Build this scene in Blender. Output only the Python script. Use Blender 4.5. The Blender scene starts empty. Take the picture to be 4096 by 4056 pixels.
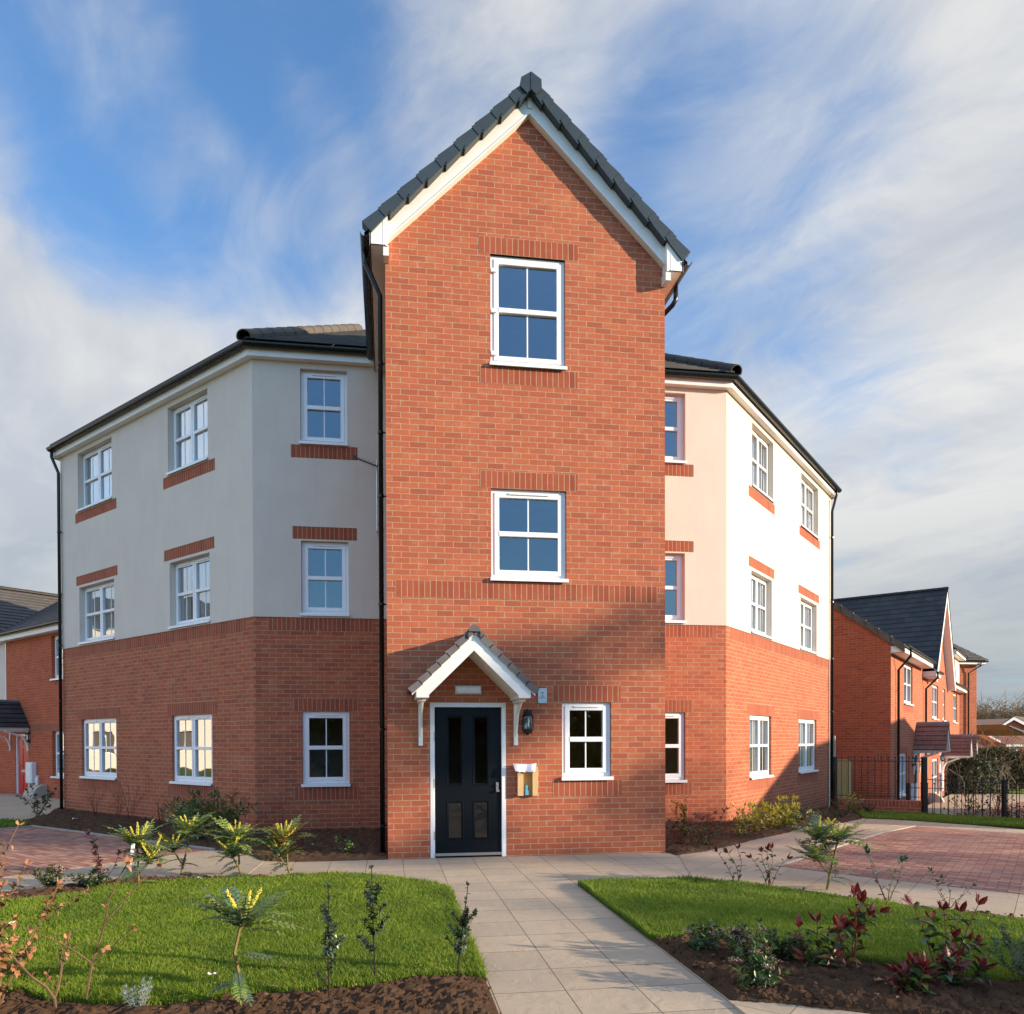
import bpy, bmesh, math, random
import numpy as np
from mathutils import Vector, Matrix, noise
R_ = math.radians
C = bpy.context.scene
COL = C.collection
random.seed(7); rng = np.random.default_rng(7)

# ------------------------------------------------------------------ camera
FPX = 2996.09; PPX = 1986.03; PPY = 2992.28
YAW, PIT, ROL = -0.1428, -0.0100, -0.0034
cd = bpy.data.cameras.new('camera'); cam = bpy.data.objects.new('camera', cd); COL.objects.link(cam)
C.camera = cam
cy_, sy_ = math.cos(YAW), math.sin(YAW)
rv = Vector((cy_, sy_, 0)); fv = Vector((-sy_, cy_, 0)); uv_ = Vector((0, 0, 1))
f2 = fv * math.cos(PIT) + uv_ * math.sin(PIT); u2 = uv_ * math.cos(PIT) - fv * math.sin(PIT)
r3 = rv * math.cos(ROL) + u2 * math.sin(ROL); u3 = u2 * math.cos(ROL) - rv * math.sin(ROL)
CAMP = Vector((-1.8895, -9.9539, 1.5613))
m = Matrix((r3, u3, -f2)).transposed().to_4x4(); m.translation = CAMP
cam.matrix_world = m
cd.sensor_fit = 'HORIZONTAL'; cd.sensor_width = 36.0
cd.lens = FPX / 4096 * 36.0
cd.shift_x = (2048 - PPX) / 4096; cd.shift_y = (PPY - 2028) / 4096
cd.clip_start = 0.05; cd.clip_end = 2000

# ------------------------------------------------------------------ light
SUN_DIR = Vector((0.42, -0.195, 0.116)).normalized()      # towards the sun
SUN_EL = math.asin(SUN_DIR.z); SUN_AZ = math.atan2(SUN_DIR.x, SUN_DIR.y)
C.view_settings.view_transform = 'Standard'; C.view_settings.look = 'None'
C.view_settings.exposure = 0.93; C.view_settings.gamma = 1
sl = bpy.data.lights.new('sun', 'SUN'); sl.energy = 4.6; sl.angle = R_(0.6); sl.color = (1.0, 0.80, 0.57)
so = bpy.data.objects.new('sun', sl); COL.objects.link(so)
so.rotation_mode = 'QUATERNION'; so.rotation_quaternion = SUN_DIR.to_track_quat('Z', 'Y')
w = bpy.data.worlds.new('World'); C.world = w; w.use_nodes = True
nt = w.node_tree; nt.nodes.clear(); N = nt.nodes.new; LK = nt.links.new

def ray_dir(px, py):
    return (f2 + r3 * ((px - PPX) / FPX) + u3 * ((PPY - py) / FPX)).normalized()

def build_world():
    out = N('ShaderNodeOutputWorld'); bg = N('ShaderNodeBackground'); bg.inputs[1].default_value = 0.122
    sky = N('ShaderNodeTexSky'); sky.sky_type = 'NISHITA'; sky.sun_disc = False
    sky.sun_elevation = SUN_EL + R_(6); sky.sun_rotation = SUN_AZ; sky.altitude = 50; sky.air_density = 1.0; sky.dust_density = 0.5; sky.ozone_density = 2.0
    tc = N('ShaderNodeTexCoord'); sep = N('ShaderNodeSeparateXYZ'); LK(tc.outputs['Generated'], sep.inputs[0])
    def M(op, a, b=None, c=None, clamp=False):
        n = N('ShaderNodeMath'); n.operation = op; n.use_clamp = clamp
        for i, v in enumerate((a, b, c)):
            if v is None: continue
            if isinstance(v, (int, float)): n.inputs[i].default_value = v
            else: LK(v, n.inputs[i])
        return n.outputs[0]
    z = M('MAXIMUM', sep.outputs[2], 0.0)
    den = M('ADD', z, 0.22)
    cmb = N('ShaderNodeCombineXYZ'); LK(M('DIVIDE', sep.outputs[0], den), cmb.inputs[0]); LK(M('DIVIDE', sep.outputs[1], den), cmb.inputs[1])
    def noise_(scale, detail, rough, az, stretch, dist=0.0, off=0.0):
        dx, dy = math.sin(R_(az)), math.cos(R_(az)); parts = []
        for vx, vy, k in ((dx, dy, stretch), (dy, -dx, 1)):
            d = N('ShaderNodeVectorMath'); d.operation = 'DOT_PRODUCT'; LK(cmb.outputs[0], d.inputs[0]); d.inputs[1].default_value = (vx * k, vy * k, 0); parts.append(d.outputs['Value'])
        c2 = N('ShaderNodeCombineXYZ'); LK(parts[0], c2.inputs[0]); LK(parts[1], c2.inputs[1]); c2.inputs[2].default_value = off
        n = N('ShaderNodeTexNoise'); n.inputs['Scale'].default_value = scale; n.inputs['Detail'].default_value = detail
        n.inputs['Roughness'].default_value = rough; n.inputs['Distortion'].default_value = dist
        LK(c2.outputs[0], n.inputs['Vector']); return n.outputs[0]
    n1 = noise_(1.7, 7, .55, -38, .65, .7, 3.1); n2 = noise_(4.4, 12, .6, -45, .8, 1.0, 7.7); n3 = noise_(2.2, 8, .55, -40, .35, .4, 1.2); n4 = noise_(.55, 3, .5, -20, .8, .3, 5.0)
    cov = M('ADD', M('ADD', M('MULTIPLY', M('SUBTRACT', n1, .5), .95), M('MULTIPLY', M('SUBTRACT', n2, .5), .55)), M('MULTIPLY', M('SUBTRACT', n4, .5), .2))
    # large banks of cloud and clear patches (directions in the sky)
    blobs = [(100, 150, 16, -.30), (750, 850, 11, -.42), (1400, 450, 9, -.12), (2950, 800, 13, -.34), (3400, 1350, 7, -.22), (1150, 150, 7, -.12), (2300, 450, 8, -.10),
             (300, 1500, 24, .26), (1000, 1200, 10, .10), (3700, 500, 18, .22), (2100, 200, 12, .12), (3600, 1900, 22, .28), (300, 2200, 25, .3), (600, 420, 6, .24), (1150, 650, 6, .18)]
    for px, py, deg, amp in blobs:
        d = ray_dir(px, py); vd = N('ShaderNodeVectorMath'); vd.operation = 'DOT_PRODUCT'; LK(tc.outputs['Generated'], vd.inputs[0]); vd.inputs[1].default_value = d
        mr = N('ShaderNodeMapRange'); mr.interpolation_type = 'SMOOTHERSTEP'; LK(vd.outputs['Value'], mr.inputs[0])
        mr.inputs[1].default_value = math.cos(R_(deg)); mr.inputs[2].default_value = 1.0; mr.inputs[3].default_value = 0; mr.inputs[4].default_value = amp
        cov = M('ADD', cov, mr.outputs[0])
    for dv, deg, amp in (((.12, -.92, .30), 26, -.55), ((.15, -.80, .60), 22, -.35)):
        vd = N('ShaderNodeVectorMath'); vd.operation = 'DOT_PRODUCT'; LK(tc.outputs['Generated'], vd.inputs[0]); vd.inputs[1].default_value = Vector(dv).normalized()
        mr = N('ShaderNodeMapRange'); mr.interpolation_type = 'SMOOTHERSTEP'; LK(vd.outputs['Value'], mr.inputs[0]); mr.inputs[1].default_value = math.cos(R_(deg)); mr.inputs[2].default_value = 1.0; mr.inputs[3].default_value = 0; mr.inputs[4].default_value = amp
        cov = M('ADD', cov, mr.outputs[0])
    lowz = N('ShaderNodeMapRange'); LK(sep.outputs[2], lowz.inputs[0]); lowz.inputs[1].default_value = 0.02; lowz.inputs[2].default_value = .45; lowz.inputs[3].default_value = .22; lowz.inputs[4].default_value = 0
    cov = M('ADD', cov, lowz.outputs[0])
    mask = N('ShaderNodeMapRange'); mask.interpolation_type = 'SMOOTHSTEP'; LK(cov, mask.inputs[0])
    mask.inputs[1].default_value = -.32; mask.inputs[2].default_value = .34; mask.inputs[3].default_value = 0.03; mask.inputs[4].default_value = .97
    shade = N('ShaderNodeValToRGB'); LK(M('ADD', n3, M('MULTIPLY', M('SUBTRACT', n2, .5), .35)), shade.inputs[0])
    shade.color_ramp.elements[0].position = .34; shade.color_ramp.elements[0].color = (2.45, 2.6, 2.85, 1)
    shade.color_ramp.elements[1].position = .62; shade.color_ramp.elements[1].color = (3.7, 3.66, 3.55, 1)
    # darker cloud base towards the horizon
    hz = N('ShaderNodeMapRange'); hz.interpolation_type = 'SMOOTHSTEP'; LK(sep.outputs[2], hz.inputs[0]); hz.inputs[1].default_value = .04; hz.inputs[2].default_value = .34; hz.inputs[3].default_value = .42; hz.inputs[4].default_value = 1
    mulc = N('ShaderNodeMix'); mulc.data_type = 'RGBA'; mulc.blend_type = 'MIX'; LK(hz.outputs[0], mulc.inputs[0])
    mulc.inputs[6].default_value = (.75, 1.05, 1.28, 1); LK(shade.outputs[0], mulc.inputs[7])
    skm = N('ShaderNodeMix'); skm.data_type = 'RGBA'; skm.blend_type = 'MULTIPLY'; skm.inputs[0].default_value = 1; LK(sky.outputs[0], skm.inputs[6]); skm.inputs[7].default_value = (.64, .96, 1.18, 1)
    mx = N('ShaderNodeMix'); mx.data_type = 'RGBA'; LK(mask.outputs[0], mx.inputs[0]); LK(skm.outputs[2], mx.inputs[6]); LK(mulc.outputs[2], mx.inputs[7])
    # added fill for shaded faces: unseen sky overhead and behind the view, brightened
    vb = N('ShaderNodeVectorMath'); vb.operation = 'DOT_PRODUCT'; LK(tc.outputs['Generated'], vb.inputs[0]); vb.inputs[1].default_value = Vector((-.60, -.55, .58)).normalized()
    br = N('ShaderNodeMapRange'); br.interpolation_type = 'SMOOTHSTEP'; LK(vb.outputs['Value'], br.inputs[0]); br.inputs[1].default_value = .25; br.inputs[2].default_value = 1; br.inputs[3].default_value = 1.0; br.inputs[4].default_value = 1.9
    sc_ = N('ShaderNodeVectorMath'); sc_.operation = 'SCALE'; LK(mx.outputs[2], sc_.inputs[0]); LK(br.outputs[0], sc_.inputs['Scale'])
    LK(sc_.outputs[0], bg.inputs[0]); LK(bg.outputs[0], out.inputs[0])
build_world()
C.render.engine = 'CYCLES'
C.cycles.max_bounces = 6; C.cycles.diffuse_bounces = 3; C.cycles.glossy_bounces = 3; C.cycles.transparent_max_bounces = 8; C.cycles.caustics_reflective = False; C.cycles.caustics_refractive = False

# ------------------------------------------------------------------ materials
def s2l(c): return tuple(((v / 255) / 12.92 if v / 255 <= .04045 else (((v / 255) + .055) / 1.055) ** 2.4) for v in c)
MATS = {}
class NT:
    def __init__(s, name):
        s.m = bpy.data.materials.new(name); s.m.use_nodes = True; s.t = s.m.node_tree; s.t.nodes.clear()
        s.o = s.n('ShaderNodeOutputMaterial'); MATS[name] = s.m
    def n(s, k, **kw):
        n = s.t.nodes.new(k)
        for a, b in kw.items(): setattr(n, a, b)
        return n
    def l(s, a, b): s.t.links.new(a, b)
    def set(s, inp, v):
        if isinstance(v, bpy.types.NodeSocket): s.l(v, inp)
        elif isinstance(v, (tuple, list)) and len(v) == 3 and inp.type == 'RGBA': inp.default_value = (*v, 1)
        else: inp.default_value = v
    def coord(s, which='Object'): return s.n('ShaderNodeTexCoord').outputs[which]
    def map(s, vec, scale=(1, 1, 1), rot=(0, 0, 0), loc=(0, 0, 0)):
        n = s.n('ShaderNodeMapping'); s.l(vec, n.inputs[0]); n.inputs['Scale'].default_value = scale; n.inputs['Rotation'].default_value = rot; n.inputs['Location'].default_value = loc; return n.outputs[0]
    def noise(s, vec, scale, detail=4, rough=.5, dist=0):
        n = s.n('ShaderNodeTexNoise'); s.l(vec, n.inputs['Vector']); n.inputs['Scale'].default_value = scale; n.inputs['Detail'].default_value = detail; n.inputs['Roughness'].default_value = rough; n.inputs['Distortion'].default_value = dist; return n.outputs[0]
    def mr(s, v, a, b, c, d):
        n = s.n('ShaderNodeMapRange'); s.l(v, n.inputs[0])
        for i, x in enumerate((a, b, c, d)): n.inputs[i + 1].default_value = x
        return n.outputs[0]
    def mix(s, f, a, b, mode='MIX'):
        n = s.n('ShaderNodeMix', data_type='RGBA', blend_type=mode); s.set(n.inputs[0], f); s.set(n.inputs[6], a); s.set(n.inputs[7], b); return n.outputs[2]
    def math(s, op, a, b=0.0):
        n = s.n('ShaderNodeMath', operation=op); s.set(n.inputs[0], a); s.set(n.inputs[1], b); return n.outputs[0]
    def bump(s, h, strength=1, dist=.01, normal=None):
        n = s.n('ShaderNodeBump'); s.l(h, n.inputs['Height']); n.inputs['Strength'].default_value = strength; n.inputs['Distance'].default_value = dist
        if normal: s.l(normal, n.inputs['Normal'])
        return n.outputs[0]
    def bsdf(s, color, rough=.6, normal=None, spec=.5, metal=0, **kw):
        b = s.n('ShaderNodeBsdfPrincipled'); s.set(b.inputs['Base Color'], color); s.set(b.inputs['Roughness'], rough); b.inputs['Specular IOR Level'].default_value = spec; b.inputs['Metallic'].default_value = metal
        if normal: s.l(normal, b.inputs['Normal'])
        for k, v in kw.items(): s.set(b.inputs[k.replace('_', ' ')], v)
        return b.outputs[0]
    def out(s, sh): s.l(sh, s.o.inputs[0]); return s.m

def plain(name, col, rough=.5, spec=.5, metal=0, var=.08, bump=0.0, bs=30):
    t = NT(name); v = t.coord(); n = t.noise(v, 3, 5, .6); nf = t.noise(v, bs, 4, .6)
    c = t.mix(t.mr(n, .3, .7, 0, 1), tuple(x * (1 - var) for x in col), tuple(min(1, x * (1 + var)) for x in col))
    nm = t.bump(nf, bump, .004) if bump else None
    return t.out(t.bsdf(c, t.mr(nf, .3, .7, rough * .88, min(1, rough * 1.1)), nm, spec, metal))

def brick_mat(name, bw, rh, offset, c1, c2, mortar, mort=.0046, smear=.26, bias=0.0, dist=.5):
    t = NT(name); uv = t.coord('UV')
    # slight waviness of the courses
    b = t.n('ShaderNodeTexBrick'); b.offset = offset; b.offset_frequency = 2; b.squash = 1; b.squash_frequency = 2
    wob = t.n('ShaderNodeVectorMath', operation='ADD'); t.l(uv, wob.inputs[0])
    wn = t.n('ShaderNodeTexNoise'); t.l(uv, wn.inputs['Vector']); wn.inputs['Scale'].default_value = 3.5; wn.inputs['Detail'].default_value = 3
    sc = t.n('ShaderNodeVectorMath', operation='MULTIPLY_ADD'); t.l(wn.outputs['Color'], sc.inputs[0]); sc.inputs[1].default_value = (.008, .008, 0); sc.inputs[2].default_value = (-.004, -.004, 0)
    t.l(sc.outputs[0], wob.inputs[1]); t.l(wob.outputs[0], b.inputs['Vector'])
    b.inputs['Scale'].default_value = 1; b.inputs['Mortar Size'].default_value = mort; b.inputs['Mortar Smooth'].default_value = .12; b.inputs['Bias'].default_value = bias
    b.inputs['Brick Width'].default_value = bw; b.inputs['Row Height'].default_value = rh
    b.inputs['Color1'].default_value = (0, 0, 0, 1); b.inputs['Color2'].default_value = (1, 1, 1, 1); b.inputs['Mortar'].default_value = (.5, .5, .5, 1)
    big = t.noise(uv, .9, 4, .6); mid = t.noise(uv, 7, 5, .65); fine = t.noise(uv, 120, 3, .7); vor = t.noise(t.map(uv, (4, 13, 1)), 1.3, 3, .5)
    base = t.mix(b.outputs['Color'], c1, c2)
    base = t.mix(t.math('MULTIPLY', t.mr(vor, .52, .72, 0, 1), dist), base, tuple(x * .80 for x in c1))
    base = t.mix(t.mr(fine, .35, .75, 0, .30), base, tuple(x * .62 for x in c1))
    base = t.mix(t.mr(mid, .54, .74, 0, smear), base, mortar)
    base = t.mix(t.mr(big, .3, .7, 0, .16), base, tuple(x * .7 for x in c1))
    cl = b.outputs['Color']; sx = t.n('ShaderNodeSeparateXYZ'); t.l(uv, sx.inputs[0]); zz = sx.outputs[1]
    base = t.mix(t.math('MULTIPLY', t.mr(cl, .75, .95, 0, 1), .26), base, (c2[0] * .62, c2[1] * .75, c2[2] * 1.0))
    patch = t.noise(t.map(uv, (1, 2.2, 1), loc=(4, 2, 0)), 1.1, 7, .68, .4); base = t.mix(t.mr(patch, .56, .78, 0, .38), base, (min(1, c1[0] * 1.35), c1[1] * 2.1, c1[2] * 2.2))
    damp = t.math('MULTIPLY', t.mr(t.math('ADD', zz, t.math('MULTIPLY', big, .35)), -3.55, -3.15, .45, 0), 1); base = t.mix(damp, base, tuple(x * .55 for x in c2))
    mc = t.mix(t.mr(mid, .3, .7, 0, 1), tuple(x * .70 for x in mortar), mortar)
    col = t.mix(b.outputs['Fac'], base, mc)
    h = t.math('SUBTRACT', t.math('ADD', t.math('MULTIPLY', fine, .18), t.math('MULTIPLY', mid, .15)), t.math('MULTIPLY', b.outputs['Fac'], 1.0))
    nm = t.bump(h, .75, .006)
    return t.out(t.bsdf(col, .88, nm, .25))
RH = .0762
BR1 = (.465, .134, .064); BR2 = (.370, .095, .050); MORT = (.53, .37, .235)
brick_mat('brick', .2286, RH, .5, BR1, BR2, MORT)
brick_mat('brick_soldier', .0762, RH * 3, 0, (.37, .095, .05), (.28, .066, .036), MORT, smear=.08)
brick_mat('brick_side', .2286, RH, .5, (.50, .110, .048), (.40, .078, .036), (.50, .28, .17), smear=.12, dist=.7)
def render_mat():
    t = NT('render'); v = t.coord(); f = t.noise(v, 220, 3, .7); m_ = t.noise(v, 1.2, 5, .6); st = t.noise(t.map(v, (3, 3, .5)), 2, 4, .6)
    c = t.mix(t.mr(m_, .3, .7, 0, 1), (.63, .555, .475), (.685, .61, .525)); c = t.mix(t.mr(f, .3, .55, .22, 0), c, (.48, .43, .37)); c = t.mix(t.mr(st, .5, .8, 0, .22), c, (.48, .43, .37))
    t.out(t.bsdf(c, .9, t.bump(f, .6, .004), .2))
render_mat()
def tile_mat(name, c1, c2, bw=.30, rh=.30, lich=(.2, .18, .08), la=.12):
    t = NT(name); uv = t.coord('UV'); b = t.n('ShaderNodeTexBrick'); b.offset = .5; t.l(uv, b.inputs['Vector'])
    b.inputs['Scale'].default_value = 1; b.inputs['Brick Width'].default_value = bw; b.inputs['Row Height'].default_value = rh; b.inputs['Mortar Size'].default_value = .004
    b.inputs['Color1'].default_value = (0, 0, 0, 1); b.inputs['Color2'].default_value = (1, 1, 1, 1); b.inputs['Mortar'].default_value = (0, 0, 0, 1)
    f = t.noise(uv, 60, 4, .7); g = t.noise(uv, 2.5, 5, .6)
    c = t.mix(b.outputs['Color'], c1, c2); c = t.mix(t.mr(g, .4, .7, 0, .35), c, tuple(x * .6 for x in c1)); c = t.mix(t.mr(f, .55, .75, 0, la), c, lich); c = t.mix(b.outputs['Fac'], c, tuple(x * .3 for x in c1))
    h = t.math('SUBTRACT', t.math('MULTIPLY', f, .2), b.outputs['Fac'])
    t.out(t.bsdf(c, .62, t.bump(h, .6, .006), .35))
tile_mat('tile_dark', (.026, .027, .031), (.046, .047, .052))
tile_mat('tile_brown', (.060, .054, .048), (.085, .076, .066))
tile_mat('tile_red', (.16, .085, .07), (.22, .12, .095), .25, .25)
tile_mat('tile_orange', (.20, .085, .05), (.28, .12, .07), .25, .25)
plain('tile_edge', (.030, .042, .048), .45, .5, var=.15, bump=.25, bs=60)
plain('ridge', (.11, .095, .078), .75, .3, var=.2, bump=.4, bs=70)
plain('ridge_dark', (.030, .029, .030), .6, .3, var=.2, bump=.4, bs=70)
plain('canopy_tile', (.13, .122, .125), .7, .3, var=.2, bump=.8, bs=90)
plain('upvc', (.80, .81, .82), .28, .5, var=.02)
plain('fascia', (.80, .78, .74), .35, .45, var=.04)
plain('black_plastic', (.006, .007, .008), .28, .4, var=.1)
plain('black_metal', (.011, .011, .012), .38, .5, var=.1)
plain('lead', (.16, .17, .19), .5, .4, metal=.3)
plain('steel', (.50, .50, .49), .35, .5, metal=.85, bump=.1)
plain('chrome', (.7, .7, .7), .15, .5, metal=1)
plain('white_paint', (.74, .71, .62), .45, .4, var=.05, bump=.1)
plain('red_paint', (.50, .014, .02), .3, .5)
plain('concrete', (.40, .37, .31), .85, .2, var=.15, bump=.6, bs=80)
plain('paper', (.80, .77, .82), .8, .1, var=.03)
plain('blue_lock', (.10, .38, .58), .4, .5)
plain('plaster_cream', (.62, .56, .42), .9, .2)
plain('plaster_olive', (.75, .58, .20), .9, .2)
plain('plaster_white', (.55, .55, .54), .9, .2)
plain('curtain', (.62, .60, .58), .9, .1, var=.1)
plain('floor_dark', (.10, .08, .06), .8, .2)
def door_mat():
    t = NT('door_black'); v = t.coord(); g = t.noise(t.map(v, (60, 60, 4)), 3, 5, .6, .5)
    t.out(t.bsdf((.0045, .007, .010), t.mr(g, .3, .7, .35, .55), t.bump(g, .5, .002), .16))
door_mat()
def wood_mat(name, a, b, sc=6):
    t = NT(name); v = t.coord(); g = t.noise(t.map(v, (sc * 4, sc * 4, sc * .5)), 2, 6, .65, .8); k = t.noise(v, 9, 2)
    c = t.mix(t.mr(g, .3, .7, 0, 1), a, b); c = t.mix(t.mr(k, .68, .76, 0, .7), c, tuple(x * .4 for x in a)); t.out(t.bsdf(c, .7, t.bump(g, .3, .003), .3))
wood_mat('pine', (.56, .36, .16), (.70, .50, .26)); wood_mat('ply', (.36, .22, .07), (.50, .32, .12)); wood_mat('fence_wood', (.42, .34, .14), (.56, .46, .22))
def glass_mat(name, lo, hi, tint=(.85, .9, .88)):
    t = NT(name); lw = t.n('ShaderNodeLayerWeight'); lw.inputs[0].default_value = .35
    f = t.mr(lw.outputs['Facing'], 0, 1, lo, hi)
    wv = t.noise(t.coord(), .9, 2, .4); nm = t.bump(wv, .5, .02)
    g = t.n('ShaderNodeBsdfGlossy'); g.inputs['Roughness'].default_value = .012; g.inputs['Color'].default_value = (.92, .97, 1, 1); t.l(nm, g.inputs['Normal'])
    tr = t.n('ShaderNodeBsdfTransparent'); tr.inputs[0].default_value = (*tint, 1)
    mx = t.n('ShaderNodeMixShader'); t.l(f, mx.inputs[0]); t.l(tr.outputs[0], mx.inputs[1]); t.l(g.outputs[0], mx.inputs[2]); t.out(mx.outputs[0])
glass_mat('glass', .22, .85); glass_mat('glass_dark', .12, .85); glass_mat('glass_clear', .06, .7, (.97, .97, .97)); glass_mat('glass_bright', .5, .95)

def flag_mat(name, bw, rh, offset, rot, c1, c2, mort, ms, rough=.85, riven=.7, loc=(0, 0, 0), darkblob=(.2, .2, .2), vein=.25, blend=None):
    t = NT(name); v = t.map(t.coord(), (1, 1, 1), (0, 0, rot), loc); b = t.n('ShaderNodeTexBrick'); b.offset = offset; t.l(v, b.inputs['Vector'])
    b.inputs['Scale'].default_value = 1; b.inputs['Brick Width'].default_value = bw; b.inputs['Row Height'].default_value = rh; b.inputs['Mortar Size'].default_value = ms; b.inputs['Mortar Smooth'].default_value = .1
    b.inputs['Color1'].default_value = (0, 0, 0, 1); b.inputs['Color2'].default_value = (1, 1, 1, 1); b.inputs['Mortar'].default_value = (.5, .5, .5, 1)
    f = t.noise(v, 70, 5, .7); g = t.noise(v, 5, 6, .6, 1.8); bg = t.noise(v, .8, 4, .6)
    c = t.mix(b.outputs['Color'], c1, c2); c = t.mix(t.mr(g, .35, .7, 0, vein), c, tuple(x * .62 for x in c1)); c = t.mix(t.mr(f, .5, .8, 0, .3), c, tuple(x * .65 for x in c2))
    c = t.mix(t.mr(bg, .42, .7, 0, .5), c, darkblob); c = t.mix(t.mr(t.noise(v, 2.7, 7, .7), .55, .72, 0, .4), c, tuple(x * .55 for x in c2))
    c = t.mix(b.outputs['Fac'], c, mort)
    h = t.math('SUBTRACT', t.math('ADD', t.math('MULTIPLY', g, riven), t.math('MULTIPLY', f, .12)), t.math('MULTIPLY', b.outputs['Fac'], .8))
    t.out(t.bsdf(c, rough, t.bump(h, .7, .012), .25))
FL1 = (.50, .395, .28); FL2 = (.42, .335, .24)
flag_mat('flags', .457, .45, 0, 0, FL1, FL2, (.10, .085, .065), .0035, loc=(1.26 + .457 * 10, 9, 0), darkblob=(.30, .27, .23))
flag_mat('flags_turned', .9, .45, .5, R_(-45), FL1, FL2, (.13, .11, .09), .003, darkblob=(.33, .29, .24))
flag_mat('blocks', .2, .1, .5, R_(45), (.50, .27, .19), (.26, .105, .08), (.10, .065, .05), .005, riven=.15, darkblob=(.20, .15, .14), vein=.15)
flag_mat('kerb', .9, .9, 0, R_(45), (.42, .38, .32), (.38, .34, .29), (.15, .13, .11), .004, riven=.1)
def soil_mat():
    t = NT('soil'); v = t.coord(); f = t.noise(v, 55, 6, .75); g = t.noise(v, 6, 5, .65); s = t.noise(v, 160, 2, .5)
    c = t.mix(t.mr(g, .3, .7, 0, 1), (.075, .043, .026), (.135, .078, .045)); c = t.mix(t.mr(f, .55, .72, 0, .6), c, (.20, .125, .075)); c = t.mix(t.mr(s, .74, .78, 0, .8), c, (.40, .32, .22))
    t.out(t.bsdf(c, .95, t.bump(f, 1, .03), .1))
soil_mat()
def grass_mats():
    t = NT('turf_base'); v = t.coord(); f = t.noise(v, 40, 5, .7)
    t.out(t.bsdf(t.mix(f, (.03, .055, .008), (.075, .12, .018)), .9, t.bump(f, 1, .02), .1))
    t = NT('grass'); v = t.coord(); gi = t.n('ShaderNodeNewGeometry'); rnd = gi.outputs['Random Per Island']
    p = t.noise(v, 2.2, 5, .65); q = t.noise(v, 14, 4, .6)
    c = t.mix(rnd, (.115, .215, .014), (.29, .38, .035)); c = t.mix(t.mr(p, .42, .66, 0, .5), c, (.07, .165, .014)); c = t.mix(t.mr(q, .48, .72, 0, .6), c, (.34, .34, .07)); c = t.mix(t.mr(t.noise(v, .9, 3, .6), .45, .6, 0, .45), c, (.10, .17, .02))
    d = t.n('ShaderNodeBsdfTranslucent'); t.l(c, d.inputs[0]); mx = t.n('ShaderNodeMixShader'); mx.inputs[0].default_value = .38
    t.l(t.bsdf(c, .5, None, .35), mx.inputs[1]); t.l(d.outputs[0], mx.inputs[2]); t.out(mx.outputs[0])
grass_mats()
def leaf_mat(name, a, b, rough=.35, tr=.25, spec=.5, back=None):
    t = NT(name); gi = t.n('ShaderNodeNewGeometry'); c = t.mix(gi.outputs['Random Per Island'], a, b)
    n_ = t.noise(t.coord(), 60, 3, .6); c = t.mix(t.mr(n_, .4, .7, 0, .3), c, tuple(x * .6 for x in a))
    if back: c = t.mix(gi.outputs['Backfacing'], c, back)
    d = t.n('ShaderNodeBsdfTranslucent'); t.l(c, d.inputs[0]); mx = t.n('ShaderNodeMixShader'); mx.inputs[0].default_value = tr
    t.l(t.bsdf(c, rough, None, spec), mx.inputs[1]); t.l(d.outputs[0], mx.inputs[2]); t.out(mx.outputs[0])
leaf_mat('leaf_mahonia', (.13, .22, .05), (.27, .36, .09)); leaf_mat('leaf_blue', (.055, .12, .075), (.13, .21, .13))
leaf_mat('leaf_green', (.035, .085, .02), (.09, .16, .035)); leaf_mat('leaf_dark', (.018, .045, .022), (.05, .085, .045)); leaf_mat('leaf_red', (.11, .012, .014), (.20, .035, .022))
leaf_mat('leaf_purple', (.065, .02, .025), (.13, .035, .03)); leaf_mat('leaf_yellow', (.66, .55, .04), (.36, .38, .04)); leaf_mat('leaf_brown', (.36, .16, .07), (.55, .30, .16), .7, .3, .2)
leaf_mat('leaf_silver', (.22, .27, .24), (.32, .37, .33), .7, .2); leaf_mat('flower_yellow', (.62, .56, .05), (.78, .72, .16), .6, .3); leaf_mat('flower_pink', (.45, .16, .16), (.66, .42, .40), .7, .2)
leaf_mat('leaf_bronze', (.20, .10, .02), (.12, .14, .03)); leaf_mat('leaf_holly', (.035, .06, .03), (.11, .13, .06), .25)
leaf_mat('twig_mass', (.16, .10, .055), (.26, .19, .11), .9, .1, .1); leaf_mat('hedge_leaf', (.02, .035, .012), (.06, .075, .03), .6); leaf_mat('hedge_road', (.10, .10, .03), (.26, .20, .08), .7)
plain('bark', (.16, .10, .06), .9, .1, var=.3, bump=.8, bs=60); plain('bark_green', (.20, .16, .06), .8, .1, var=.3); plain('bark_dark', (.035, .025, .02), .85, .1, var=.3); plain('bark_red', (.14, .035, .03), .7, .2, var=.3); plain('bark_grey', (.15, .13, .10), .9, .1, var=.3, bump=.8, bs=40)
plain('lamp_glass', (.75, .72, .62), .3, .5)

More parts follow.
